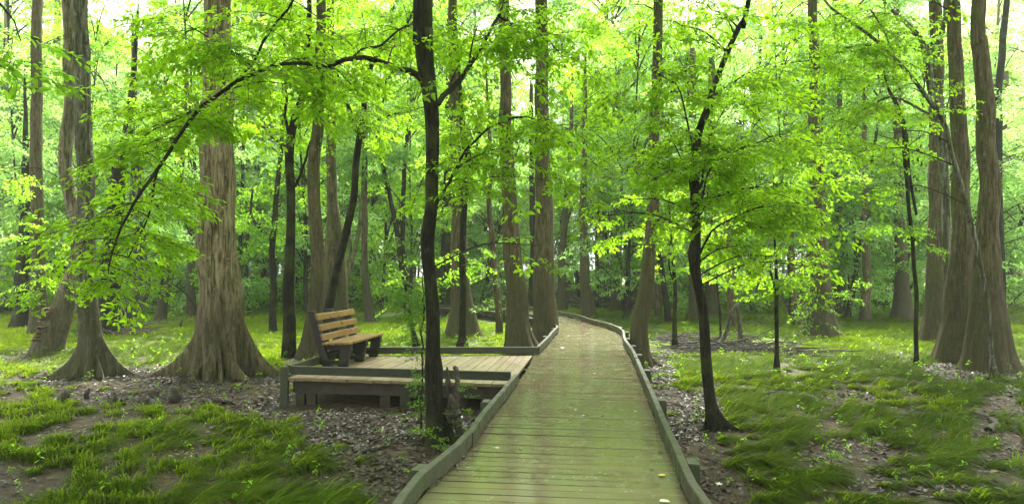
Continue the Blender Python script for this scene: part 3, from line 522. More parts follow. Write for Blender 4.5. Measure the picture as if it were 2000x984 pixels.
tree('cone-footed trunk right of the vine-wound pale trunk', [(1763, 626, 50), (1763, 600, 38), (1762, 550, 26), (1757, 460, 20), (1755, 340, 17), (1753, 200, 15)], 'smooth', flute=.14, up=7, canopy=(18, 4, 42), leaf='leaf_b', blobs=rb(1690, 1810, 0, 520, 9, (40, 60), .6, seed=41))
tree('thin double-stemmed black sapling in front of the right trunks', [(1791, 717, 8), (1791, 640, 8), (1789, 560, 7), (1784, 480, 7), (1775, 400, 7), (1768, 310, 8), (1765, 250, 8), (1745, 195, 7), (1732, 160, 4)], 'dark', leaf='leaf_g', extra_stems=[[(1790, 420, 5), (1776, 340, 6), (1771, 260, 5)]], limbs=[(.3, [(1790, 470, 4), (1765, 445, 3), (1735, 430, 2)], 6, 60)], blobs=rb(1690, 1800, 140, 330, 4, (40, 60), .6, seed=42))
G5 = None
tree('leftmost of the big pale trunks clustered at the right, partly behind the next one', [(1828, 668, 66), (1828, 640, 52), (1829, 590, 42), (1830, 520, 35), (1831, 440, 31), (1831, 300, 28), (1829, 150, 25), (1826, 0, 22)], 'smooth', flute=.1, up=9, canopy=(17, 4.5, 84), leaf='leaf_b')
tree('mottled grey tree forking above a bend, between the big right trunks', [(1852, 665, 18), (1851, 600, 16), (1850, 500, 15), (1848, 400, 15), (1845, 330, 16), (1838, 240, 17), (1820, 170, 15), (1812, 110, 14), (1808, 96, 13), (1798, 75, 10), (1770, 45, 8), (1735, 15, 6), (1720, -10, 5)], 'mottle', d=17.5, leaf='leaf_g', limbs=[(-.3, [(1809, 98, 11), (1828, 82, 11), (1840, 60, 10), (1847, 25, 9), (1848, -15, 8)], 5, 60), (.5, [(1800, 78, 6), (1780, 65, 4), (1745, 65, 3)], 7, 70)], blobs=rb(1650, 1790, 10, 130, 5, (50, 70), .7, seed=43))
tree('big flared trunk in the middle of the right cluster', [(1869, 705, 92), (1870, 675, 74), (1873, 630, 58), (1876, 570, 48), (1880, 490, 38), (1879, 400, 32), (1876, 280, 28), (1867, 120, 25), (1863, 0, 23)], 'smooth', flute=.14, up=9, canopy=(17, 5, 84), leaf='leaf_b', blobs=[(1790, 0, 60, .8)])
tree('biggest flared trunk in front at the right edge, its foot spreading over bare soil', [(1934, 724, 112), (1932, 700, 92), (1929, 660, 78), (1927, 600, 60), (1928, 520, 46), (1930, 440, 37), (1931, 340, 34), (1926, 200, 31), (1916, 80, 27), (1911, 0, 25)], 'smooth', flute=.16, up=9, canopy=(15, 5, 84), leaf='leaf_g', roots=[(-10, .45, .4, .15), (190, .3, .3, .14)])
tree('slanting mottled sapling crossing in front of the big right trunks', [(1943, 742, 11), (1938, 690, 9), (1932, 620, 9), (1922, 550, 9), (1907, 470, 9), (1888, 400, 9), (1862, 310, 8), (1845, 240, 9), (1815, 195, 8), (1780, 150, 7), (1745, 112, 7), (1700, 70, 6), (1655, 38, 5), (1610, 0, 4)], 'mottle', d=12.4, leaf='leaf_y', name='sapling', cat='sapling',
     limbs=[(.6, [(1845, 238, 6), (1800, 215, 5), (1740, 190, 4), (1680, 215, 3), (1630, 240, 2)], 18, 85), (.4, [(1700, 88, 4), (1650, 95, 4), (1620, 110, 3), (1560, 120, 2)], 16, 85), (-.3, [(1745, 112, 4), (1732, 70, 3), (1700, 20, 2)], 9, 70)],
     blobs=[(1600, 190, 75, .8), (1650, 130, 70, .8), (1700, 170, 65, .7), (1560, 60, 70, .8), (1630, 30, 60, .7), (1720, 40, 60, .6), (1590, 280, 65, .7), (1660, 300, 65, .7), (1740, 260, 45, .5), (1790, 60, 45, .4), (1700, 370, 55, .5)])
tree('shadowy broad trunk far right in the background', [(1967, 594, 42), (1967, 570, 32), (1965, 520, 24), (1965, 440, 18), (1965, 330, 15)], 'smooth', leaf='leaf_b', up=6, blobs=rb(1930, 2010, 260, 440, 4, (50, 65), .6, seed=44))
tree('dark vine-covered trunk top hanging behind the upper right corner', [(1960, 625, 14), (1958, 520, 12), (1953, 420, 12), (1950, 300, 12), (1952, 160, 13), (1962, 60, 12), (1968, 0, 10)], 'dark', leaf='leaf_b', up=3, blobs=rb(1930, 2020, 60, 500, 6, (45, 65), .55, seed=45))
# overhanging twigs at the upper left corner: a tree outside the frame, only this bough shows
tree('leafy bough hanging into the upper left corner from a tree outside the frame', [(-170, 1010, 40), (-165, 800, 30), (-160, 500, 26), (-150, 250, 22), (-140, 50, 18)], 'dark', d=5.6, leaf='leaf_g', up=8, canopy=(12, 3.0, 42), limbs=[(.2, [(-145, 60, 10), (-80, 10, 7), (0, 0, 5), (30, 40, 3), (40, 80, 2)])], blobs=[(30, 60, 55, .5), (25, 130, 40, .35), (-40, 60, 70, .6)])
# ------------------------------------------------------------------ trees filling the forest behind: a few kinds, copied
def copy_tree(o, parent=None):
    c = o.copy(); C.objects.link(c)
    if parent: c.parent = parent
    for ch in list(o.children): copy_tree(ch, c)
    return c
def proto(kind, seed):
    rnd = random.Random(seed); root = thing('tree', '', 'tree'); mb = MB()
    tall = kind == 'tall'; H = 26 if tall else rnd.uniform(10, 17); r = rnd.uniform(.22, .36) if tall else rnd.uniform(.07, .12)
    zs = [-.15, 0, .4, 1.0, 2.2, 5, 10, 16, H] if tall else [-.1, 0, .5, 1.5, 3, 5, 7, H]
    rs = [r*2.6, r*2.4, r*1.9, r*1.5, r*1.15, r, r*.85, r*.65, r*.15] if tall else [r*1.6, r*1.5, r*1.1, r, r*.9, r*.75, r*.5, r*.2]
    lean = (rnd.gauss(0, .03 if tall else .10), rnd.gauss(0, .03 if tall else .10))
    pts = [np.array([lean[0]*z+rnd.gauss(0, .05), lean[1]*z+rnd.gauss(0, .05), z]) for z in zs]
    sp, sr = smooth_path(pts, rs, .6); mb.tube(sp, sr, 12, flute=make_flute(np.zeros(3), .18, .8, 5, rnd.uniform(0, 6), .04))
    mb.build('trunk', M[rnd.choice(['smooth', 'smooth', 'pale']) if tall else 'dark'], root, smooth=True)
    cr = Crown(3, rnd)
    if tall:
        for k in range(28):
            z = rnd.uniform(8, 27); a = rnd.uniform(0, 6.28); ra = rnd.uniform(.8, 3.6); i = int((z-1)/H*(len(sp)-1))
            rr = rnd.uniform(1.2, 2.2); cr.blob(sp[min(i, len(sp)-2)], (ra*math.cos(a), ra*math.sin(a), z), (rr, rr, rr*.6), max(6, int(1.5*math.pi*rr*rr*.62/.34)), .06)
    else:
        for k in range(22):
            z = 1.4+(H-1.4)*rnd.random()**.8; a = rnd.uniform(0, 6.28); ra = rnd.uniform(.4, 2.8); i = int(max(.8, z-1.2)/H*(len(sp)-1))
            rr = rnd.uniform(.8, 1.5); cr.blob(sp[min(i, len(sp)-2)], (ra*math.cos(a), ra*math.sin(a), z), (rr, rr, rr*.55), max(5, int(1.5*math.pi*rr*rr*.62/.34)), .04)
    cr.build(root, M['leaf_b' if rnd.random() < .7 else 'leaf_g'])
    return root
PT = [proto('tall', s) for s in (1, 2, 3, 4)]; PU = [proto('low', s) for s in (11, 12, 13, 14, 15)]
used = set()
GT = 'tall straight trees fading into the pale green depth of the forest'; GU = 'slender leafy understorey trees far back among the tall trunks'
def place(pr, kind, x, y, s, rz):
    o = pr if pr.name not in used else copy_tree(pr); used.add(pr.name)
    o.location = (x, y, 0); o.rotation_euler = (0, 0, rz); o.scale = (s, s, s)
    o['label'] = 'tall straight tree fading into the pale green depth of the forest' if kind == 'tall' else 'slender leafy understorey tree far back among the tall trunks'
    o['group'] = GT if kind == 'tall' else GU; o['category'] = 'tree'
q = random.Random(21); spots = []
def walk_clear(x, y): return not (24 < y < 34 and -3 < x < 3)
def scatter(kind, n, y0, y1, mind, pr, srange):
    k = 0; tries = 0
    while k < n and tries < 6000:
        tries += 1
        y = math.sqrt(q.uniform(y0*y0, y1*y1)); x = q.uniform(-.80, .80)*y
        if not walk_clear(x, y) or any((x-a)**2+(y-b)**2 < mind**2 for a, b in spots): continue
        spots.append((x, y)); place(pr[k % len(pr)], kind, x, y, q.uniform(*srange), q.uniform(0, 6.28)); k += 1
scatter('low', NLOW1, 27, 42, 2.2, PU, (.8, 1.1))
scatter('low', NLOW2, 42, 68, 2.4, PU, (1.0, 1.4))
scatter('tall', NTALL, 36, 82, 2.2, PT, (.8, 1.15))
# the forest goes on beside and behind the viewer: unseen trees added for shade
for k, (x, y) in enumerate([(-8, 1), (-13, -4), (-5.5, -6), (-10, -11), (-3.5, -13), (4.2, -8), (7, -2.5), (12, 1), (10.5, -9), (16, -5), (2, -18), (-16, -14), (-7.5, -19), (9, -17), (-19, 3), (19, 4)]):
    kind = 'low' if k % 3 == 1 else 'tall'; place((PU if kind == 'low' else PT)[k % 4], kind, x, y, .95, k*1.7)
# low leafy shrubs in the background grass
def shrub_proto(seed):
    rnd = random.Random(seed); root = thing('shrub', '', 'shrub'); mb = MB()
    for k in range(5):
        a = rnd.uniform(0, 6.28); e = np.array([math.cos(a)*.5, math.sin(a)*.5, rnd.uniform(.7, 1.4)])
        sp, sr = smooth_path([np.array([0, 0, -.05]), e*.5+np.array([0, 0, .1]), e], [.025, .018, .008], .3); mb.tube(sp, sr, 5)
    mb.build('stem', M['twig'], root); cr = Crown(2, rnd)
    for k in range(5):
        a = rnd.uniform(0, 6.28); cr.blob((0, 0, .3), (.6*math.cos(a), .6*math.sin(a), rnd.uniform(.5, 1.4)), (.55, .55, .35), 9, .012)
    cr.build(root, M['leaf_b' if seed % 2 else 'leaf_g'], 'foliage'); return root
PS = [shrub_proto(s) for s in (31, 32, 33, 34)]
q = random.Random(5)
for k in range(NSHRUB):
    y = q.uniform(30, 62); x = q.uniform(-.78, .78)*y
    if not walk_clear(x, y): continue
    pr = PS[k % 4]; o = pr if pr.name not in used else copy_tree(pr); used.add(pr.name)
    o.location = (x, y, 0); o.rotation_euler = (0, 0, q.uniform(0, 6.28)); s = q.uniform(.8, 1.6); o.scale = (s, s, s)
    o['label'] = 'low leafy shrub in the dim undergrowth at the back of the forest'; o['group'] = 'low shrubs in the background undergrowth'
# ------------------------------------------------------------------ boardwalk
def W2(x, y): p = G(x, y, DECK); return p[:2]
LE = [(-.82, 1.2), (-.72, 3.2)]+[tuple(W2(*p)) for p in ((817, 984), (865, 937), (915, 890), (953, 828), (1006, 760), (1035, 715), (1047, 692), (1068, 670), (1092, 649))]+[(1.15, 19.2), (.98, 20.8), (.62, 23.0), (-.1, 25.2), (-1.2, 27.4), (-2.6, 29.0), (-4.5, 30.3)]
RE = [(1.12, 1.2), (1.16, 3.2)]+[tuple(W2(*p)) for p in ((1342, 984), (1320, 926), (1292, 857), (1273, 804), (1254, 755), (1244, 729), (1232, 698), (1217, 674), (1212, 654))]+[(2.66, 18.6), (2.35, 20.4), (2.12, 22.6), (1.50, 24.6), (.55, 27.8), (-1.2, 30.0), (-3.6, 32.0)]
def resamp(E, n):
    E = np.array([[x, y, 0] for x, y in E]); s, _ = smooth_path(E, np.ones(len(E)), .12); L = np.concatenate([[0], np.cumsum(np.linalg.norm(np.diff(s, axis=0), axis=1))])
    t = np.linspace(0, L[-1], n); return np.stack([np.interp(t, L, s[:, k]) for k in range(2)], 1)
# stations: match the two edges piecewise so that planks stay square to the walk
def stations(step=.136):
    A = resamp(LE, 900); B = resamp(RE, 900); Cn = (A+B)/2
    L = np.concatenate([[0], np.cumsum(np.linalg.norm(np.diff(Cn, axis=0), axis=1))]); out = []; la_, lb_ = -1, -1
    for s_ in np.arange(0, L[-1], step):
        f = lambda u: np.array([np.interp(u, L, Cn[:, 0]), np.interp(u, L, Cn[:, 1])])
        c = f(s_); T = unit(f(s_+1.3)-f(s_-1.3)); ia = int(np.argmin(np.abs((A-c)@T)+.15*np.linalg.norm(A-c, axis=1))); ib = int(np.argmin(np.abs((B-c)@T)+.15*np.linalg.norm(B-c, axis=1)))
        def cross(E, i, tt): # exact crossing near i
            i0 = max(0, i-1); i1 = min(len(E)-1, i+1); d0 = (E[i0]-c)@T; d1 = (E[i1]-c)@T
            return E[i0]+(E[i1]-E[i0])*np.clip(-d0/(d1-d0+1e-9), 0, 1)
        out.append((cross(A, ia, 0), cross(B, ib, 0)))
    return out
ST = stations(); qr = random.Random(8)
walk = thing('boardwalk', 'wet green-stained plank boardwalk with low timber kerb rails winding into the forest', 'boardwalk', (.3, 1.5, 0)); WO = (.3, 1.5, 0)
V, Qd, ti = [], [], []; n = 0
for (a0, b0), (a1, b1) in zip(ST[:-1], ST[1:]):
    t0, t1 = .045, .955; ax, bx = qr.uniform(-.012, .012), qr.uniform(-.012, .012)
    u = unit(b0-a0); dz = qr.uniform(-.004, .003); tl = qr.uniform(-.003, .003); th = .04
    p = [a0+(a1-a0)*t0-u*(.02+ax), b0+(b1-b0)*t0+u*(.02+bx), b0+(b1-b0)*t1+u*(.02+bx), a0+(a1-a0)*t1-u*(.02+ax)]
    zt = [DECK+dz-tl, DECK+dz+tl, DECK+dz+tl, DECK+dz-tl]
    be = .004; cen = sum(p)/4
    inner = [q_+(cen-q_)*np.array([.004, .03]) for q_ in p]
    for q_, z in zip(p, zt): V.append([q_[0], q_[1], z-th])
    for q_, z in zip(p, zt): V.append([q_[0], q_[1], z-be])
    for q_, z in zip(inner, zt): V.append([q_[0], q_[1], z])
    Qd += [[n+i, n+(i+1) % 4, n+4+(i+1) % 4, n+4+i] for i in range(4)]+[[n+4+i, n+4+(i+1) % 4, n+8+(i+1) % 4, n+8+i] for i in range(4)]+[[n+8, n+9, n+10, n+11], [n+3, n+2, n+1, n]]
    n += 12; ti += [qr.random()]*12
me = make_mesh('deck', np.array(V)-np.array(WO), [np.array(Qd)], [M['deck']], smooth=False, attr=ti); link('deck', me, walk, (0, 0, 0))
# joists under both edges (dark gap below the planks)
def poly3(E, z): return [np.array([x, y, z]) for x, y in E]
def offset(E, off):
    E = np.array(E, float); T = np.gradient(E, axis=0); T = unit(T); Nn = np.stack([-T[:, 1], T[:, 0]], 1); return E+Nn*off
def strip(pts, w, h, z, name, mat, parent, seg=None, wob=0.0, org=WO):
    """timber following a polyline, mitred"""
    pts = np.array(pts, float); L = offset(pts, w/2); Rr = offset(pts, -w/2); V = []; Q = []; m = len(pts); ti = []
    zz = [z+qr.uniform(-wob, wob) for _ in range(m)]
    c = .006
    for i in range(m):
        l, r_ = L[i], Rr[i]; u = unit(r_-l)*c
        for (x, y), dz in ((l, 0), (r_, 0), (r_, h-c), (r_-u, h), (l+u, h), (l, h-c)): V.append([x, y, zz[i]+dz])
        ti += [.3+.4*((i*37) % 10)/10]*6
    for i in range(m-1):
        for j in range(6): Q.append([i*6+j, i*6+(j+1) % 6, (i+1)*6+(j+1) % 6, (i+1)*6+j])
    k = (m-1)*6
    T = [[0, 2, 1], [0, 3, 2], [0, 4, 3], [0, 5, 4], [k, k+1, k+2], [k, k+2, k+3], [k, k+3, k+4], [k, k+4, k+5]]
    Q = [q_[::-1] for q_ in Q]
    me = make_mesh(name, np.array(V)-np.array(org), [np.array(Q), np.array(T)], [mat], smooth=False, attr=ti); return link(name, me, parent)
def sm(E, step=.5):
    s, _ = smooth_path(np.array([[x, y, 0] for x, y in E]), np.ones(len(E)), step); return s[:, :2]
strip(offset(sm(LE), -.14), .05, .15, DECK-.196, 'joist', M['beam'], walk); strip(offset(sm(RE), .14), .05, .15, DECK-.196, 'joist', M['beam'], walk)
strip(offset((sm(LE)[:40]+sm(RE)[:40])/2, 0), .05, .15, DECK-.196, 'joist', M['beam'], walk)
RZ, RH, RW = DECK+.028, .125, .062
def pieces(E, h=.006):
    E = np.array(E, float); L = np.concatenate([[0], np.cumsum(np.linalg.norm(np.diff(E, axis=0), axis=1))]); s0 = 0
    while s0 < L[-1]-.3:
        s1 = min(L[-1], s0+qr.uniform(2.2, 2.9)); s1 = L[-1] if L[-1]-s1 < .8 else s1
        t = np.linspace(s0+h, s1-h, max(3, int((s1-s0)/.35))); q_ = np.stack([np.interp(t, L, E[:, 0]), np.interp(t, L, E[:, 1])], 1); off = qr.uniform(-.01, .01)
        strip(offset(q_, off), RW, RH, RZ+qr.uniform(-.008, .009), 'kerb_rail', M['rail'], walk, wob=.002); s0 = s1
RR = sm(RE, .35); pieces(offset(RR, -RW/2))
la = [p for p in sm(LE, .35) if p[1] < 9.35]; la.append((.10, 9.42)); pieces(offset(la, RW/2))
lb = [(.52, 12.83)]+[p for p in sm(LE[10:], .4)]; pieces(offset(lb, RW/2))
def post(x, y, z0, z1, sx, sy, rz, parent, name='post', mat='post', org=WO):
    b = MB(); c = .008; b.box((x, y, z0), sx, sy, z1-z0-c, rz); b.box((x, y, z1-c+.0005), sx-2*c, sy-2*c, c, rz); b.build(name, M[mat], parent, off=org)
def posts_along(E, ds, side):
    E = np.array(E); L = np.concatenate([[0], np.cumsum(np.linalg.norm(np.diff(E, axis=0), axis=1))])
    for s in ds:
        if s > L[-1]: break
        x = np.interp(s, L, E[:, 0]); y = np.interp(s, L, E[:, 1]); x2 = np.interp(s+.1, L, E[:, 0]); y2 = np.interp(s+.1, L, E[:, 1]); a = math.atan2(y2-y, x2-x)
        nx, ny = -math.sin(a)*side, math.cos(a)*side; o_ = RW+.052
        post(x+nx*o_, y+ny*o_, -.05, RZ+RH-.012, .19, .095, a, walk)
        # spacer block carrying the rail above the planks
        b = MB(); b.box((x+nx*RW/2, y+ny*RW/2, DECK+.001), .12, .05, .026, a); b.build('spacer_block', M['rail'], walk, off=WO)
posts_along(RR, [3.95, 6.45, 8.75, 10.6, 12.0, 13.4, 15.0, 16.4, 17.6, 19.0, 20.6, 22.2, 24.2, 26.5, 29], -1)
posts_along(np.array(la), [3.75, 6.35, 8.3], 1); posts_along(np.array(lb), [2.2, 4.3, 6.2, 8.3, 10.6, 13], 1)
# ------------------------------------------------------------------ viewing platform
FL, BL, BR, FR = np.array([-3.40, 10.12]), np.array([-2.98, 12.72]), np.array([.40, 12.75]), np.array([-.02, 9.52])
plat = thing('viewing_platform', 'small side platform of brown planks with a low green timber rail round it', 'platform', (-1.5, 11, 0)); PO = (-1.5, 11, 0)
V, Qd, ti = [], [], []; n = 0; NP = 25
for k in range(NP):
    s0, s1 = (k+.03)/NP, (k+.97)/NP; e = qr.uniform(-.015, .015); dz = qr.uniform(-.004, .002); nose = unit(FL-BL)*(.05+e)
    def lp(s): 
        a = FL+(FR-FL)*s+nose; b = BL+(BR-BL)*s; return a, b
    # right edge follows the walk's left edge
    (a, b), (c, d_) = lp(s0), lp(s1)
    for z in (DECK-.006+dz-.04, DECK-.006+dz): V += [[a[0], a[1], z], [c[0], c[1], z], [d_[0], d_[1], z], [b[0], b[1], z]]
    Qd += [[n+3, n+2, n+1, n], [n+4, n+5, n+6, n+7]]+[[n+i, n+(i+1) % 4, n+4+(i+1) % 4, n+4+i] for i in range(4)]; n += 8; ti += [qr.random()]*8
me = make_mesh('deck', np.array(V)-np.array(PO), [np.array(Qd)], [M['pdeck']], smooth=False, attr=ti); link('deck', me, plat)
def pstrip(pts, w, h, z, name, mat): return strip(pts, w, h, z, name, M[mat], plat, org=PO)
pstrip([FL+np.array([.05, .10]), FR+np.array([0, .10])], .05, .20, DECK-.25, 'fascia_beam', 'beam')
pstrip([FL+np.array([.10, .12]), BL+np.array([.05, 0])], .05, .20, DECK-.25, 'fascia_beam', 'beam')
pstrip([BL+np.array([0, -.05]), BR+np.array([0, -.05])], .05, .20, DECK-.25, 'fascia_beam', 'beam')
pstrip([FL+np.array([.12, 1.3]), FR+np.array([0, 1.3])], .05, .20, DECK-.25, 'fascia_beam', 'beam')
PRZ = DECK+.045; PRH = .125
o_ = .02
pstrip([FL+np.array([.06, -.02]), FR+np.array([.0, -.02])], .06, PRH, PRZ, 'kerb_rail', 'railx')
pstrip([FL+np.array([-.02, .07]), BL+np.array([-.02, .03])], .06, PRH, PRZ, 'kerb_rail', 'rail')
pstrip([BL+np.array([.03, .04]), BR+np.array([.11, .07])], .07, PRH, PRZ-.02, 'kerb_rail', 'railx')
post(FL[0]-.04, FL[1]-.05, -.1, PRZ+PRH-.005, .105, .105, .1, plat, org=PO)
for px in (585, 607, 757, 795, 905, 960):
    x = (px-1000)/1300*10.1; post(x, 10.18+(.0 if px < 700 else -.25), -.1, DECK-.25, .13 if px < 700 else .15, .1, 0, plat, name='support_post', org=PO, mat='beam')
for x, y in ((-3.1, 12.5), (-1.4, 12.6), (.2, 12.5), (-1.2, 11.4), (.1, 11.2)): post(x, y, -.1, DECK-.25, .12, .12, 0, plat, name='support_post', org=PO, mat='beam')
for px, w in ((592, .2), (640, .16), (672, .14)): b = MB(); b.box(((px-1000)/1300*10.1, 10.165, DECK-.27), w, .03, .2, 0); b.build('cleat', M['beam'], plat, off=PO)

# ------------------------------------------------------------------ bench
bn = np.array([-2.68, 11.05]); bf = np.array([-2.45, 12.62]); ax = unit(bf-bn); px_ = np.array([ax[1], -ax[0]])   # px_: towards the walk
def BP(s, f, z): p = bn+ax*s+px_*f; return np.array([p[0], p[1], DECK+z])    # s along, f forwards (0 = seat front)
bench = thing('bench', 'bench with varnished orange slats on black wooden frames at the edge of the platform', 'bench', BP(.8, -.25, -.006)); BO = tuple(bench.location)
def slab(b, s0, s1, quad):   # extrude a (f,z) polygon between s0 and s1
    k = len(quad); V = [BP(s0, f, z) for f, z in quad]+[BP(s1, f, z) for f, z in quad]
    T = []
    for i in range(1, k-1): T += [[0, i, i+1], [k, k+i+1, k+i]]
    b.add(V, [[i, i+k, (i+1) % k+k, (i+1) % k] for i in range(k)], T)
for k, z in enumerate((.50, .66, .835)):     # back slats
    f0 = -.475-(z-.41)*.30; b = MB(); m = 9; sag = .008
    b_ = []
    for i in range(m):
        s = -.02+(1.66)*i/(m-1); bow = .012*math.sin(i*1.3+k)
        b_.append([BP(s, f0+bow, z-.05), BP(s, f0+.042+bow, z-.05), BP(s, f0+.042-.03+bow, z+.05), BP(s, f0-.03+bow, z+.05)])
    V = [v for r_ in b_ for v in r_]; Q = [[i*4+j, (i+1)*4+j, (i+1)*4+(j+1) % 4, i*4+(j+1) % 4] for i in range(m-1) for j in range(4)]+[[0, 1, 2, 3], [m*4-1, m*4-2, m*4-3, m*4-4]]
    b.add(V, Q); o = b.build('back_slat', M['slat'], bench, off=BO, bevel=.006)
for k in range(4):
    b = MB(); f1 = -.006-k*.125; b_ = [(f1-.112, .385+k*-.004), (f1, .385-k*.004), (f1, .425-k*.004), (f1-.112, .423-k*.004)]
    slab(b, -.03, 1.64, b_); b.build('seat_slat', M['slat'], bench, off=BO, bevel=.007)
for s in (0.06, .78, 1.50):
    b = MB(); slab(b, s, s+.075, [(-.52, 0), (-.37, 0), (-.51, .40), (-.67, .93), (-.785, .93), (-.66, .42)]); b.build('back_post', M['frame'], bench, off=BO, bevel=.004)
    b = MB(); slab(b, s+.002, s+.073, [(-.25, 0), (-.09, 0), (-.015, .38), (-.20, .38)]); b.build('leg', M['frame'], bench, off=BO, bevel=.004)
    b = MB(); slab(b, s+.078, s+.116, [(-.62, .27), (-.03, .27), (-.03, .383), (-.62, .383)]); b.build('seat_bearer', M['frame'], bench, off=BO)
    b = MB(); slab(b, s-.032, s-.002, [(-.66, .04), (-.09, .04), (-.09, .12), (-.66, .12)]); b.build('foot_rail', M['frame'], bench, off=BO)
for s in (.14, .86):
    b = MB(); p, r_ = [BP(s+.02, -.10, .34), BP(s+.62, -.25, .05)], .018; b.tube(p, r_, 5); b.build('brace', M['frame'], bench, off=BO)
b = MB(); slab(b, .14, 1.50, [(-.60, .14), (-.56, .14), (-.56, .22), (-.60, .22)]); b.build('stretcher', M['frame'], bench, off=BO)
# ------------------------------------------------------------------ ground
def gh(x, y):
    x = np.asarray(x, float); y = np.asarray(y, float)
    far = np.clip((y-14)/40, 0, 1)
    return (vnoise(x, y, .55, 4)-.5)*.07+(vnoise(x, y, 2.3, 6)-.5)*.03+(vnoise(x, y, .11, 7)-.5)*.35*far
def axis(lo, hi, fine0, fine1, df, dc):
    a = list(np.arange(fine0, fine1, df)); x = fine0; s = df
    while x > lo: s = min(dc, s*1.25); x -= s; a.insert(0, x)
    x = a[-1]; s = df
    while x < hi: s = min(dc, s*1.25); x += s; a.append(x)
    return np.array(a)
gx = axis(-220, 220, -14, 14, .16, 14); gy = axis(-30, 320, 2, 22, .16, 14)
X, Y = np.meshgrid(gx, gy); Z = gh(X, Y)
edge = np.exp(-np.clip(np.hypot(X, Y-8)/90, 0, 1)); Z = Z*1.0
nx_, ny_ = len(gx), len(gy); i = np.arange(ny_-1)[:, None]*nx_; j = np.arange(nx_-1)[None]
Qg = np.stack([i+j, i+j+1, i+nx_+j+1, i+nx_+j], -1).reshape(-1, 4)
me = make_mesh('ground', np.stack([X.ravel(), Y.ravel(), Z.ravel()], 1), [Qg], [M['soil']]); g = link('ground', me); tag(g, kind='structure')
BARE = [(330, 738, 330, 22, 1), (470, 768, 330, 34, .85), (690, 850, 120, 75, .8), (770, 925, 130, 80, .75), (640, 790, 210, 34, 1), (170, 745, 190, 14, .8), (60, 700, 60, 8, .4), (1345, 870, 62, 100, .95), (1310, 800, 60, 40, .9), (1400, 975, 60, 60, .7), (1650, 880, 110, 34, .75), (1560, 772, 130, 11, .7), (1905, 728, 110, 22, .9), (1960, 790, 60, 60, .4), (1790, 945, 150, 34, .6), (1940, 880, 60, 60, .5), (1280, 720, 40, 60, .8), (1400, 682, 150, 14, .9), (400, 880, 60, 20, .5), (130, 850, 70, 14, .5), (850, 860, 120, 60, 1)]
def bare(x, y):
    px = CX+x/y*F; py = HY+CAMZ/y*F; b = np.zeros_like(x)
    for cx, cy, rx, ry, s in BARE:
        r2 = ((px-cx)/rx)**2+((py-cy)/ry)**2; b = np.maximum(b, s*np.clip(1.45-r2, 0, 1))
    return b
_EL = np.array(LE); _ER = np.array(RE)
def on_walk(x, y, m=.12):
    l = np.interp(y, _EL[:-4, 1], _EL[:-4, 0]); r_ = np.interp(y, _ER[:-3, 1], _ER[:-3, 0])
    w = (x > l-m) & (x < r_+m) & (y < 24.5)
    w |= (x > -3.5-.0*y) & (x < .5) & (y > 9.6) & (y < 12.8)
    w |= (y >= 24.5) & (y < 33) & (x < 1.6) & (np.abs(x-(1.3-(y-24.5)*1.0)) < 1.6)
    return w
TR = [(o.location.x, o.location.y, o.name) for o in C.objects if o.parent is None and o.get('category') == 'tree' and o.location.y < 24]
VV, TT, TI = [], [], []; nn = 0
def blades(x0, y0, z0, L, yaw, lean, w, segs, tint):
    global nn
    k = len(x0); t = np.linspace(0, 1, segs+1)[None, :]
    ang0 = lean*.62; a = ang0[:, None]+(lean*1.2)[:, None]*t**.8                     # angle from vertical, arching over
    ds = L[:, None]/segs; hz = np.concatenate([np.zeros((k, 1)), np.cumsum(np.sin(a[:, :-1])*ds, 1)], 1); vz = np.concatenate([np.zeros((k, 1)), np.cumsum(np.cos(a[:, :-1])*ds, 1)], 1)
    yw = yaw[:, None]+.35*t*np.sin(yaw*3)[:, None]
    cx = x0[:, None]+hz*np.cos(yw); cy = y0[:, None]+hz*np.sin(yw); cz = np.maximum(z0[:, None]+vz, z0[:, None]*0+gh(x0, y0)[:, None]+.004)
    sx, sy = -np.sin(yw), np.cos(yw); ww = w[:, None]*(1-t**1.5)*.5+.0002
    A = np.stack([cx+sx*ww, cy+sy*ww, cz], -1)[:, :-1]; B = np.stack([cx-sx*ww, cy-sy*ww, cz], -1)[:, :-1]; tip = np.stack([cx[:, -1], cy[:, -1], cz[:, -1]], -1)[:, None]
    V = np.concatenate([A, B, tip], 1); m = 2*segs+1; T = []
    for s in range(segs-1): T += [[s, segs+s, s+1], [segs+s, segs+s+1, s+1]]
    T += [[segs-1, 2*segs-1, 2*segs]]
    T = np.array(T)[None]+(np.arange(k)*m)[:, None, None]+nn
    VV.append(V.reshape(-1, 3)); TT.append(T.reshape(-1, 3)); TI.append(np.repeat(tint, m)); nn += k*m
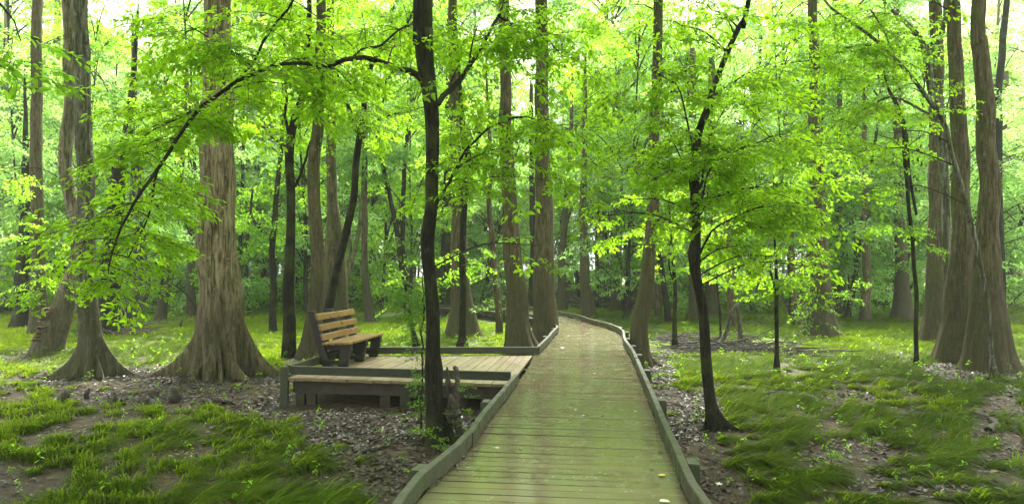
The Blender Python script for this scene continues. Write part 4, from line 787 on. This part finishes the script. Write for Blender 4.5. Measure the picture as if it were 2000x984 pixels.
def tussocks(y0, y1, dens, nb, Lr, w, segs, rad, keep=1.0, sd=0):
    g_ = np.random.default_rng(100+sd); area = .82*(y1**2-y0**2); k = int(area*dens); y = np.sqrt(g_.uniform(y0*y0, y1*y1, k)); x = g_.uniform(-.82, .82, k)*y
    b = bare(x, y); nz = vnoise(x, y, 1.1, 12)*.6+vnoise(x, y, 3.1, 13)*.4
    ok = (g_.random(k) > b*1.05) & ((nz > np.where(x > 0, .27, .34)+.25*b) | (y > 11)) & ~on_walk(x, y)
    for tx, ty, _ in TR: ok &= ((x-tx)**2+(y-ty)**2 > .10)
    x, y, nz = x[ok], y[ok], nz[ok]; k = len(x); big = g_.uniform(.6, 1.25, k)*(1-.35*bare(x, y))
    n = nb; X0 = np.repeat(x, n); Y0 = np.repeat(y, n); bs = np.repeat(big, n); N = len(X0)
    an = g_.uniform(0, 2*np.pi, N); rr = rad*np.sqrt(g_.random(N))*bs; X1 = X0+rr*np.cos(an); Y1 = Y0+rr*np.sin(an)
    flow = (vnoise(x, y, .5, 21)-.5)*3.2+np.where(x > 0, -.55, -.35)                  # combed direction, swept by old floods
    flow = np.repeat(flow, n); dx = np.cos(an)*.5+np.cos(flow)*1.0+g_.normal(0, .22, N); dy = np.sin(an)*.5+np.sin(flow)*1.0+g_.normal(0, .22, N)
    yaw = np.arctan2(dy, dx); lean = g_.uniform(.95, 1.55, N); L = g_.uniform(*Lr, N)*bs
    tone = np.repeat(np.clip(.45+.5*(vnoise(x, y, .35, 31)-.5)+g_.normal(0, .13, k), .15, 1), n)
    ti = np.clip(tone+g_.normal(0, .2, N), .08, 1); ti[g_.random(N) < .035] = .03
    blades(X1, Y1, gh(X1, Y1)-.01, L, yaw, lean, w*g_.uniform(.7, 1.3, N), segs, ti)
tussocks(3.6, 8.5, 24, 64, (.20, .48), .0095, 4, .085, sd=1)
tussocks(8.5, 14, 20, 44, (.18, .40), .012, 3, .10, sd=2)
tussocks(14, 26, 16, 26, (.15, .32), .017, 2, .16, sd=3)
tussocks(26, 70, 3.0, 20, (.28, .6), .032, 2, .34, sd=4)
me = make_mesh('grass', np.vstack(VV), [np.vstack(TT)], [M['grass']], smooth=False, attr=np.concatenate(TI)); g = link('grass', me)
tag(g, 'fine drooping green sedge covering the forest floor in combed tufts', 'grass', kind='stuff')
# small broad-leaved seedlings among the sedge
VV, TT, TI = [], [], []; n = 0; g_ = np.random.default_rng(44); lv, lt = leaf_verts(1, .55, True)
for _ in range(900):
    y = math.sqrt(g_.uniform(4**2, 22**2)); x = g_.uniform(-.8, .8)*y
    if on_walk(np.array([x]), np.array([y]))[0]: continue
    h = g_.uniform(.04, .22); z = float(gh(x, y)); ph = g_.uniform(0, 6)
    for k in range(int(g_.integers(3, 7))):
        L = g_.uniform(.03, .06)*(1 if y < 12 else 1.4); Rm = rotm(g_.normal(0, .3), g_.normal(.3, .3), ph+k*2.4)
        VV.append((lv*L)@Rm.T+np.array([x, y, z+h*(1-.12*k)+.03])); TT.append(lt+n); n += len(lv); TI += [g_.uniform(.3, 1)]*len(lv)
me = make_mesh('seedlings', np.vstack(VV), [np.vstack(TT)], [M['leaf_g']], smooth=False, attr=TI); g = link('seedlings', me)
tag(g, 'scattered tiny broad-leaved seedlings poking out of the sedge', 'seedlings', kind='stuff')
# leaf litter
VV, TT, TI = [], [], []; n = 0
g_ = np.random.default_rng(9); k = 140000; y = np.sqrt(g_.uniform(3.6**2, 17**2, k)); x = g_.uniform(-.82, .82, k)*y; b = bare(x, y); cl = vnoise(x, y, 1.6, 41)
ok = (g_.random(k) < .10+.9*b*np.clip((cl-.25)*2.2, .15, 1)) & ~on_walk(x, y, -.02); x, y = x[ok], y[ok]; k = len(x)
lv, lt = leaf_verts(1, .62, True); lv = lv.copy(); lv[:, 2] = [.0, .16, .10, .05, .12, .20, .0]
yaw = g_.uniform(0, 6.28, k); L = g_.uniform(.03, .08, k); tx = g_.normal(0, .35, k); ty = g_.normal(0, .35, k)
cs, sn = np.cos(yaw), np.sin(yaw)
Lx = lv[None, :, 0]*L[:, None]; Ly = lv[None, :, 1]*L[:, None]; Lz = lv[None, :, 2]*L[:, None]*g_.uniform(.2, 1.5, k)[:, None]+Lx*tx[:, None]*.5+Ly*ty[:, None]
Vx = x[:, None]+Lx*cs[:, None]-Ly*sn[:, None]; Vy = y[:, None]+Lx*sn[:, None]+Ly*cs[:, None]; Vz = gh(x, y)[:, None]+.012+np.abs(Lz)
me = make_mesh('leaf_litter', np.stack([Vx, Vy, Vz], -1).reshape(-1, 3), [(lt[None]+(np.arange(k)*7)[:, None, None]).reshape(-1, 3)], [M['litter']], smooth=False, attr=np.repeat(np.clip(g_.normal(.42, .22, k), 0, 1), 7)); g = link('leaf_litter', me)
tag(g, 'dark wet dead leaves strewn over the bare soil', 'leaf litter', kind='stuff')
b = MB(); q_ = random.Random(77)
while b.n < 9000:
    y = math.sqrt(q_.uniform(16, 17**2)); x = q_.uniform(-.8, .8)*y
    if q_.random() > .12+bare(np.array([x]), np.array([y]))[0] or on_walk(np.array([x]), np.array([y]))[0]: continue
    a = q_.uniform(0, 3.14); L_ = q_.uniform(.12, .5); z = float(gh(x, y))+.02; r_ = q_.uniform(.003, .009)
    b.tube([(x, y, z), (x+math.cos(a)*L_*.5, y+math.sin(a)*L_*.5+q_.gauss(0, .02), z+q_.uniform(0, .05)), (x+math.cos(a)*L_, y+math.sin(a)*L_, z+q_.uniform(0, .07))], [r_, r_*.8, r_*.4], 4)
tag(b.build('twigs', M['darkwood']), 'small dead twigs strewn through the leaf litter', 'twigs', kind='stuff')
# ------------------------------------------------------------------ small things
def stick(label, pix, w, mat='deadwood', z=.03, name='fallen_branch', lift=0.0, twigs=0):
    pts = [G(x, y)+np.array([0, 0, float(gh(G(x, y)[0], G(x, y)[1]))+w/2*.6+lift]) for x, y in pix]; o = thing(name, label, 'branch', (pts[0][0], pts[0][1], 0)); q_ = random.Random(int(pix[0][0]))
    sp, sr = smooth_path(pts, np.linspace(w/2, w*.28, len(pts)), .12); sp = sp+np.array([[q_.gauss(0, w*.25), q_.gauss(0, w*.25), q_.gauss(0, w*.12)] for _ in sp]); b = MB(); b.tube(sp, sr, 7)
    for k in range(twigs):
        i = q_.randrange(1, len(sp)); e = sp[i]+np.array([q_.uniform(-.3, .3), q_.uniform(-.3, .3), q_.uniform(.02, .2)]); b.tube([sp[i], e], [w*.2, w*.08], 5)
    b.build('branch', M[mat], o, smooth=True, off=tuple(o.location)); return o
stick('crooked dead branch lying on the soil in front of the giant trunk', [(372, 752), (400, 748), (425, 735)], .04, twigs=4)
stick('thin dead stick lying in the leaf litter left of the near dark tree', [(705, 888), (735, 882), (765, 876)], .05, 'darkwood', twigs=1)
stick('short mossy log in the litter left of the platform post', [(395, 790), (420, 786), (448, 788)], .12, 'darkwood')
stick('thin straight stick on the soil at the left of the giant roots', [(268, 745), (300, 742), (330, 744)], .04, 'darkwood')
stick('thick dead root lying beside the left rail near the dark tree', [(862, 882), (890, 876), (915, 866)], .08, 'deadwood')
stick('curved stick on the bare soil below the near bending tree', [(1302, 832), (1332, 828), (1350, 806)], .03, 'darkwood', lift=.02, twigs=2)
stick('fallen branch in front of the right cluster of trunks', [(1968, 750), (1985, 744), (2010, 748)], .09, 'deadwood')
stick('flat weathered piece of wood in the sedge at the right', [(1926, 845), (1934, 832), (1944, 822)], .10, 'deadwood')
stick('long fallen log in the far grass left of the curved boardwalk tree', [(1120, 606), (1170, 604), (1240, 606)], .35, 'darkwood', twigs=6)
stick('fallen pole in the right background sedge', [(1446, 640), (1475, 637), (1508, 642)], .12, 'deadwood', twigs=5)
stick('mossy log lying at the far left edge', [(-30, 614), (0, 612), (18, 610)], .7, 'darkwood')
# brush piles
def brush(label, x0, x1, y0, y1, n, mat, hmax, seed, w=(.012, .05)):
    q_ = random.Random(seed); c = G((x0+x1)/2, (y0+y1)/2); o = thing('brush_pile', label, 'brush pile', (c[0], c[1], 0)); b = MB()
    for k in range(n):
        p = G(q_.uniform(x0, x1), q_.uniform(y0, y1)); L = q_.uniform(.5, 1.9)*(1 if p[1] < 25 else 1.8); a = q_.uniform(-1.2, 1.2)+(3.14 if q_.random() < .5 else 0); t = 1-abs(2*(p[0]-G(x0, y1)[0])/(G(x1, y1)[0]-G(x0, y1)[0]+1e-6)-1)
        z = q_.uniform(0, hmax)*max(.25, t)
        e = p+np.array([math.cos(a)*L, math.sin(a)*L, abs(q_.gauss(0, .3 if q_.random() < .3 else .1))+z]); p = p+np.array([0, 0, z+.02]); e[2] = max(.03, e[2]); m_ = (p+e)/2+np.array([0, q_.gauss(0, .08), q_.gauss(0, .07)]); m_[2] = max(.03, m_[2])
        r0 = q_.uniform(*w)/2*(1 if p[1] < 25 else 2); b.tube([p, m_, e], [r0, r0*.8, r0*.35], 4)
    b.build('sticks', M[mat], o, off=(c[0], c[1], 0))
brush('long low pile of dark dead sticks behind the near bending tree', 1325, 1500, 676, 690, 130, 'darkwood', .20, 3, (.01, .04))
brush('heap of dark brushwood left of the near bending tree', 1325, 1385, 664, 685, 60, 'darkwood', .45, 4)
brush('dark stick heap beside the lone straight sapling', 1490, 1545, 683, 696, 60, 'darkwood', .14, 6)
brush('grey tangled brush heap far off beside the bend of the boardwalk', 1145, 1215, 596, 606, 120, 'deadwood', 1.0, 7, (.03, .08))
brush('pinkish-grey brushwood bank far beyond the boardwalk bend', 1060, 1150, 583, 590, 120, 'deadwood', 1.5, 8, (.03, .07))
brush('grey brushwood bank in the far left background behind the straight dark tree', 480, 620, 588, 596, 130, 'deadwood', 1.0, 9, (.03, .07))
brush('tangle of dry sticks around the dark trunk foot at the left', 205, 262, 648, 660, 50, 'deadwood', .3, 10)
# cypress knees
KN = [(130, 783, .26, .13, 'squat dark cypress knee with two lumps, leftmost of the knees'), (173, 775, .2, .05, 'thin upright knee between the squat left knee and the pointed one'), (226, 790, .22, .06, 'narrow pointed knee in the middle of the left foreground mud'), (287, 792, .12, .09, 'small low knee near the fallen leaves left of the broad knee'), (345, 786, .28, .16, 'broad slumped cypress knee, rightmost of the left foreground knees'), (10, 800, .08, .06, 'tiny knee stub at the extreme left edge'),
      (355, 640, .35, .07, 'slim dark stub in the grass between the leaning tree and giant trunk'), (262, 692, .25, .07, 'slim dark stub in the grass left of the giant buttress root')]
for x, y, h, r, lab in KN:
    p = G(x, y); o = thing('cypress_knee', lab, 'cypress knee', (p[0], p[1], float(gh(p[0], p[1]))-.02), group='cypress knees'); q_ = random.Random(int(x)); b = MB()
    for k in range(1):
        dx = (k-.3)*r*.9; hh = h*(1 if k == 0 else .75); zz = np.linspace(0, 1, 7)
        b.tube([np.array([dx+.02*math.sin(z*5+x), .015*math.cos(z*7), z*hh]) for z in zz], [r*.6*(1-z**2)**.5*(.75+.45*q_.random())+.006 for z in zz], 9)
    b.build('knee', M['darkwood'], o, smooth=True)
# broken snag with vine beside the near dark tree
sb = G(893, 862); o = thing('snag', 'broken grey snag wrapped in vine, leaning against the right side of the near dark tree', 'snag', (sb[0], sb[1], 0)); b = MB(); q_ = random.Random(4)
def snagtube(pix, d, mb, nseg=7, jag=.008):
    sp, sr = smooth_path([P(x, y, d) for x, y, w in pix], [w/F*d/2 for x, y, w in pix], .05); sp = sp+np.array([[q_.gauss(0, jag), q_.gauss(0, jag), 0] for _ in sp]); sr = sr*np.array([q_.uniform(.6, 1.35) for _ in sr]); mb.tube(sp, sr, nseg)
snagtube([(897, 872, 22), (895, 840, 17), (890, 800, 15), (893, 760, 13), (890, 722, 10), (888, 714, 4)], sb[1], b); snagtube([(884, 868, 14), (878, 830, 13), (880, 780, 12), (874, 735, 10), (873, 716, 4)], sb[1]+.06, b); snagtube([(905, 870, 12), (893, 800, 8), (880, 770, 6)], sb[1]-.08, b)
b.build('stem', M['deadwood'], o, smooth=False, off=(sb[0], sb[1], 0))
cr = Crown(0, random.Random(8))
for k in range(34): 
    y = q_.uniform(735, 862); x = 890+q_.uniform(-8, 45)*(.4+(y-735)/180); cr.spray(P(x, y, sb[1]-q_.uniform(0, .2)), np.array([q_.gauss(.5, .6), q_.gauss(-.3, .5), q_.uniform(-.2, .5)]), q_.uniform(.16, .30), q_.gauss(0, .2))
cr.build(o, M['leaf_v'], 'vine', off=(sb[0], sb[1], 0))
# climbing vine on the near dark tree
vb = G(825, 850); o = thing('vine', 'leafy vine climbing straight up the left side of the near dark tree', 'vine', (vb[0], vb[1], 0)); b = MB(); dd = vb[1]
sp, sr = smooth_path([P(x, y, dd-.02) for x, y in ((824, 858), (822, 790), (826, 720), (824, 650), (829, 600), (826, 560), (831, 500))], [.013, .013, .012, .011, .01, .008, .005], .1); b.tube(sp+np.array([[q_.gauss(0, .008), 0, 0] for _ in sp]), sr, 6); b.build('stem', M['dark'], o, smooth=True, off=(vb[0], vb[1], 0))
cr = Crown(0, random.Random(9))
for k in range(170):
    y = q_.choice([q_.uniform(540, 660), q_.uniform(660, 870), q_.uniform(560, 640)]); x = 824+q_.gauss(-4, 8+(15 if y < 650 else 2))-(12 if y < 650 else 0); cr.spray(P(x, y, dd-q_.uniform(-.1, .22)), np.array([q_.gauss(-.2, .7), q_.gauss(-.4, .5), q_.uniform(-.5, .3)]), q_.uniform(.2, .42), q_.gauss(.1, .2))
cr.build(o, M['leaf_v'], 'foliage', off=(vb[0], vb[1], 0))
# seedlings that stand out
SD = [(850, 885, .5, 'cluster of bright heart-shaped leaves at the foot of the near dark tree'), (1365, 822, .34, 'bright green seedling in the bare soil left of the near bending tree'), (1620, 925, .45, 'big-leaved seedling in the right foreground sedge'), (1345, 650, .7, 'leafy shrublet behind the brush pile at its left end'), (388, 705, .4, 'small leafy sprig on the foot of the giant trunk'), (1285, 745, .3, 'small bright sprig beside the boardwalk post right of the curved tree'), (1700, 880, .3, 'light green seedling at the edge of the bare patch on the right'), (940, 860, .4, 'sprig of pale leaves against the outer side of the left rail')]
for x, y, s, lab in SD:
    p = G(x, y); o = thing('seedling', lab, 'seedling', (p[0], p[1], 0)); q_ = random.Random(int(x)); b = MB(); e = np.array([0, 0, s*.6]); b.tube([np.array([0, 0, -.02]), np.array([.02, 0, s*.3]), e], [.006, .005, .003], 5); b.build('stem', M['twig'], o)
    cr = Crown(0, q_)
    for k in range(8): cr.spray(np.array([0, 0, s*q_.uniform(.15, .6)]), np.array([q_.gauss(0, 1), q_.gauss(0, 1), q_.uniform(-.1, .5)]), s*q_.uniform(.5, .9), .25)
    cr.build(o, M['leaf_g'], 'leaves')
# fallen leaves and chips on the boardwalk
def fleaf(x, y, s, mat, lab, grp=None, star=False):
    p = G(x, y, DECK+.006); q_ = random.Random(int(x*7+y)); n = 10 if star else 7; V = [[0, 0, .006]]
    for k in range(n):
        a = k/n*6.283; r_ = s*((1 if k % 2 == 0 else .45) if star else (.6+.4*abs(math.cos(a/2))**2*1.6)); V.append([r_*math.cos(a), r_*math.sin(a)*.8, .004+q_.uniform(0, .008)])
    V += [[v[0], v[1], v[2]-.0015] for v in V]; m_ = n+1; T = [[0, k+1, (k+1) % n+1] for k in range(n)]+[[m_, m_+(k+1) % n+1, m_+k+1] for k in range(n)]; Qs = [[k+1, m_+k+1, m_+(k+1) % n+1, (k+1) % n+1] for k in range(n)]
    me = make_mesh('fallen_leaf', V, [np.array(T), np.array(Qs)], [M[mat]], smooth=False); o = link('fallen_leaf', me, None, tuple(p)); o.rotation_euler = (0, 0, q_.uniform(0, 6)); tag(o, lab, 'leaf', grp)
fleaf(1097, 679, .055, 'f_wht', 'white curled leaf on the boardwalk near the rail corner')
fleaf(1291, 929, .035, 'f_yel', 'bright yellow leaf lying near the right rail in the foreground')
fleaf(1295, 979, .04, 'f_wht', 'pale scrap of leaf at the bottom edge of the boardwalk')
fleaf(1177, 811, .03, 'f_red', 'single red leaf at the middle of the boardwalk', star=True)
fleaf(1030, 813, .025, 'f_brn', 'small black scrap on the left side of the boardwalk')
fleaf(1289, 880, .03, 'f_brn', 'curled brown leaf under the right rail in the foreground')
fleaf(1017, 876, .025, 'f_grn', 'small fresh green leaf left of centre on the near planks')
for k in range(34):
    y = qr.uniform(0, 1); y = 640+330*y**1.4; d_ = gd(y, DECK); l = np.interp(d_, _EL[:-4, 1], _EL[:-4, 0]); r_ = np.interp(d_, _ER[:-3, 1], _ER[:-3, 0]); X_ = qr.uniform(l+.1, r_-.1)
    m_ = qr.choice(['f_red', 'f_brn', 'f_wht', 'f_brn', 'f_red', 'f_grn']); nm = {'f_red': 'red', 'f_brn': 'brown', 'f_wht': 'pale', 'f_grn': 'green'}[m_]
    fleaf(CX+X_/d_*F, y, qr.uniform(.012, .026), m_, 'tiny %s leaf fragment scattered on the wet boardwalk planks' % nm, 'tiny leaf fragments on the boardwalk')
for k in range(14):
    s_, t_ = qr.uniform(.1, .95), qr.uniform(.1, .9); a = FL+(FR-FL)*s_; b_ = BL+(BR-BL)*s_; p = a+(b_-a)*t_
    fleaf(CX+p[0]/p[1]*F, HY+(CAMZ-DECK)/p[1]*F, qr.uniform(.015, .03), 'f_brn', 'tiny brown leaf fragment lying on the platform planks', 'tiny leaf fragments on the platform')
for x, y, m_, lab in ((1405, 957, 'f_wht', 'pale star-shaped leaf on dark litter beside the right rail'), (1458, 920, 'f_wht', 'pale star-shaped leaf on the soil right of the near bending tree'), (1447, 793, 'f_grn', 'light green star-shaped leaf in the sedge right of the near bending tree'), (205, 750, 'f_wht', 'pale leaf on the soil in front of the buttressed left tree')):
    p = G(x, y); fleaf(x, y, .05, m_, lab, star=True); o = C.objects[-1]; o.location = (p[0], p[1], float(gh(p[0], p[1]))+.05)
# ------------------------------------------------------------------ air, sky, sun, camera
for o_ in (): pass
hz, nt, N, L = newmat('forest_haze'); pv = N('ShaderNodeVolumePrincipled'); pv.inputs['Color'].default_value = (.93, .97, .93, 1); pv.inputs['Density'].default_value = HAZE; pv.inputs['Anisotropy'].default_value = 0
out = N('ShaderNodeOutputMaterial'); L(pv.outputs[0], out.inputs['Volume'])
if HAZE > 0:
    b = MB(); b.box((0, 150, -1.6), 600, 400, 60); h_ = b.build('haze', hz); tag(h_, 'pale damp haze thickening between the far trunks', 'haze', kind='stuff')
w = bpy.data.worlds.new('World'); bpy.context.scene.world = w; w.use_nodes = True; nt = w.node_tree; bg = nt.nodes['Background']
SE, SR = R(58), R(200)
sk = nt.nodes.new('ShaderNodeTexSky'); sk.sky_type = 'NISHITA'; sk.sun_disc = False; sk.sun_elevation = SE; sk.sun_rotation = SR; sk.dust_density = 3; sk.air_density = 1
hs = nt.nodes.new('ShaderNodeHueSaturation'); hs.inputs['Saturation'].default_value = .06; nt.links.new(sk.outputs[0], hs.inputs['Color']); nt.links.new(hs.outputs[0], bg.inputs[0]); bg.inputs[1].default_value = .15
sl = bpy.data.lights.new('sun', 'SUN'); sl.energy = SUNE; sl.angle = R(25); sl.color = (1, .96, .88); so = bpy.data.objects.new('sun', sl); C.objects.link(so)
az = AZ; dirv = np.array([math.sin(az)*math.cos(SE), math.cos(az)*math.cos(SE), math.sin(SE)])   # towards the sun
from mathutils import Vector
so.rotation_euler = Vector(-dirv).to_track_quat('-Z', 'Y').to_euler(); sk.sun_rotation = az
cam = bpy.data.cameras.new('camera'); co = bpy.data.objects.new('camera', cam); C.objects.link(co); co.location = (0, 0, CAMZ); co.rotation_euler = (R(90), 0, 0)
cam.sensor_width = 36; cam.lens = 36*F/2000; cam.shift_y = (HY-492)/2000; cam.clip_end = 1500; cam.clip_start = .05
sc = bpy.context.scene; sc.camera = co
sc.view_settings.view_transform = 'Standard'; sc.view_settings.look = 'None'; sc.view_settings.exposure = EXPO; sc.view_settings.gamma = 1; sc.view_settings.use_curve_mapping = False
cy = sc.cycles; cy.max_bounces = 10; cy.diffuse_bounces = 6; cy.transmission_bounces = 8; cy.glossy_bounces = 2; cy.volume_bounces = 1; cy.transparent_max_bounces = 4
cy.use_denoising = True; cy.denoising_prefilter = 'NONE'; cy.sample_clamp_indirect = 6; cy.caustics_reflective = False; cy.caustics_refractive = False
try: cy.denoiser = 'OPENIMAGEDENOISE'
except Exception: pass
sc.render.use_persistent_data = False
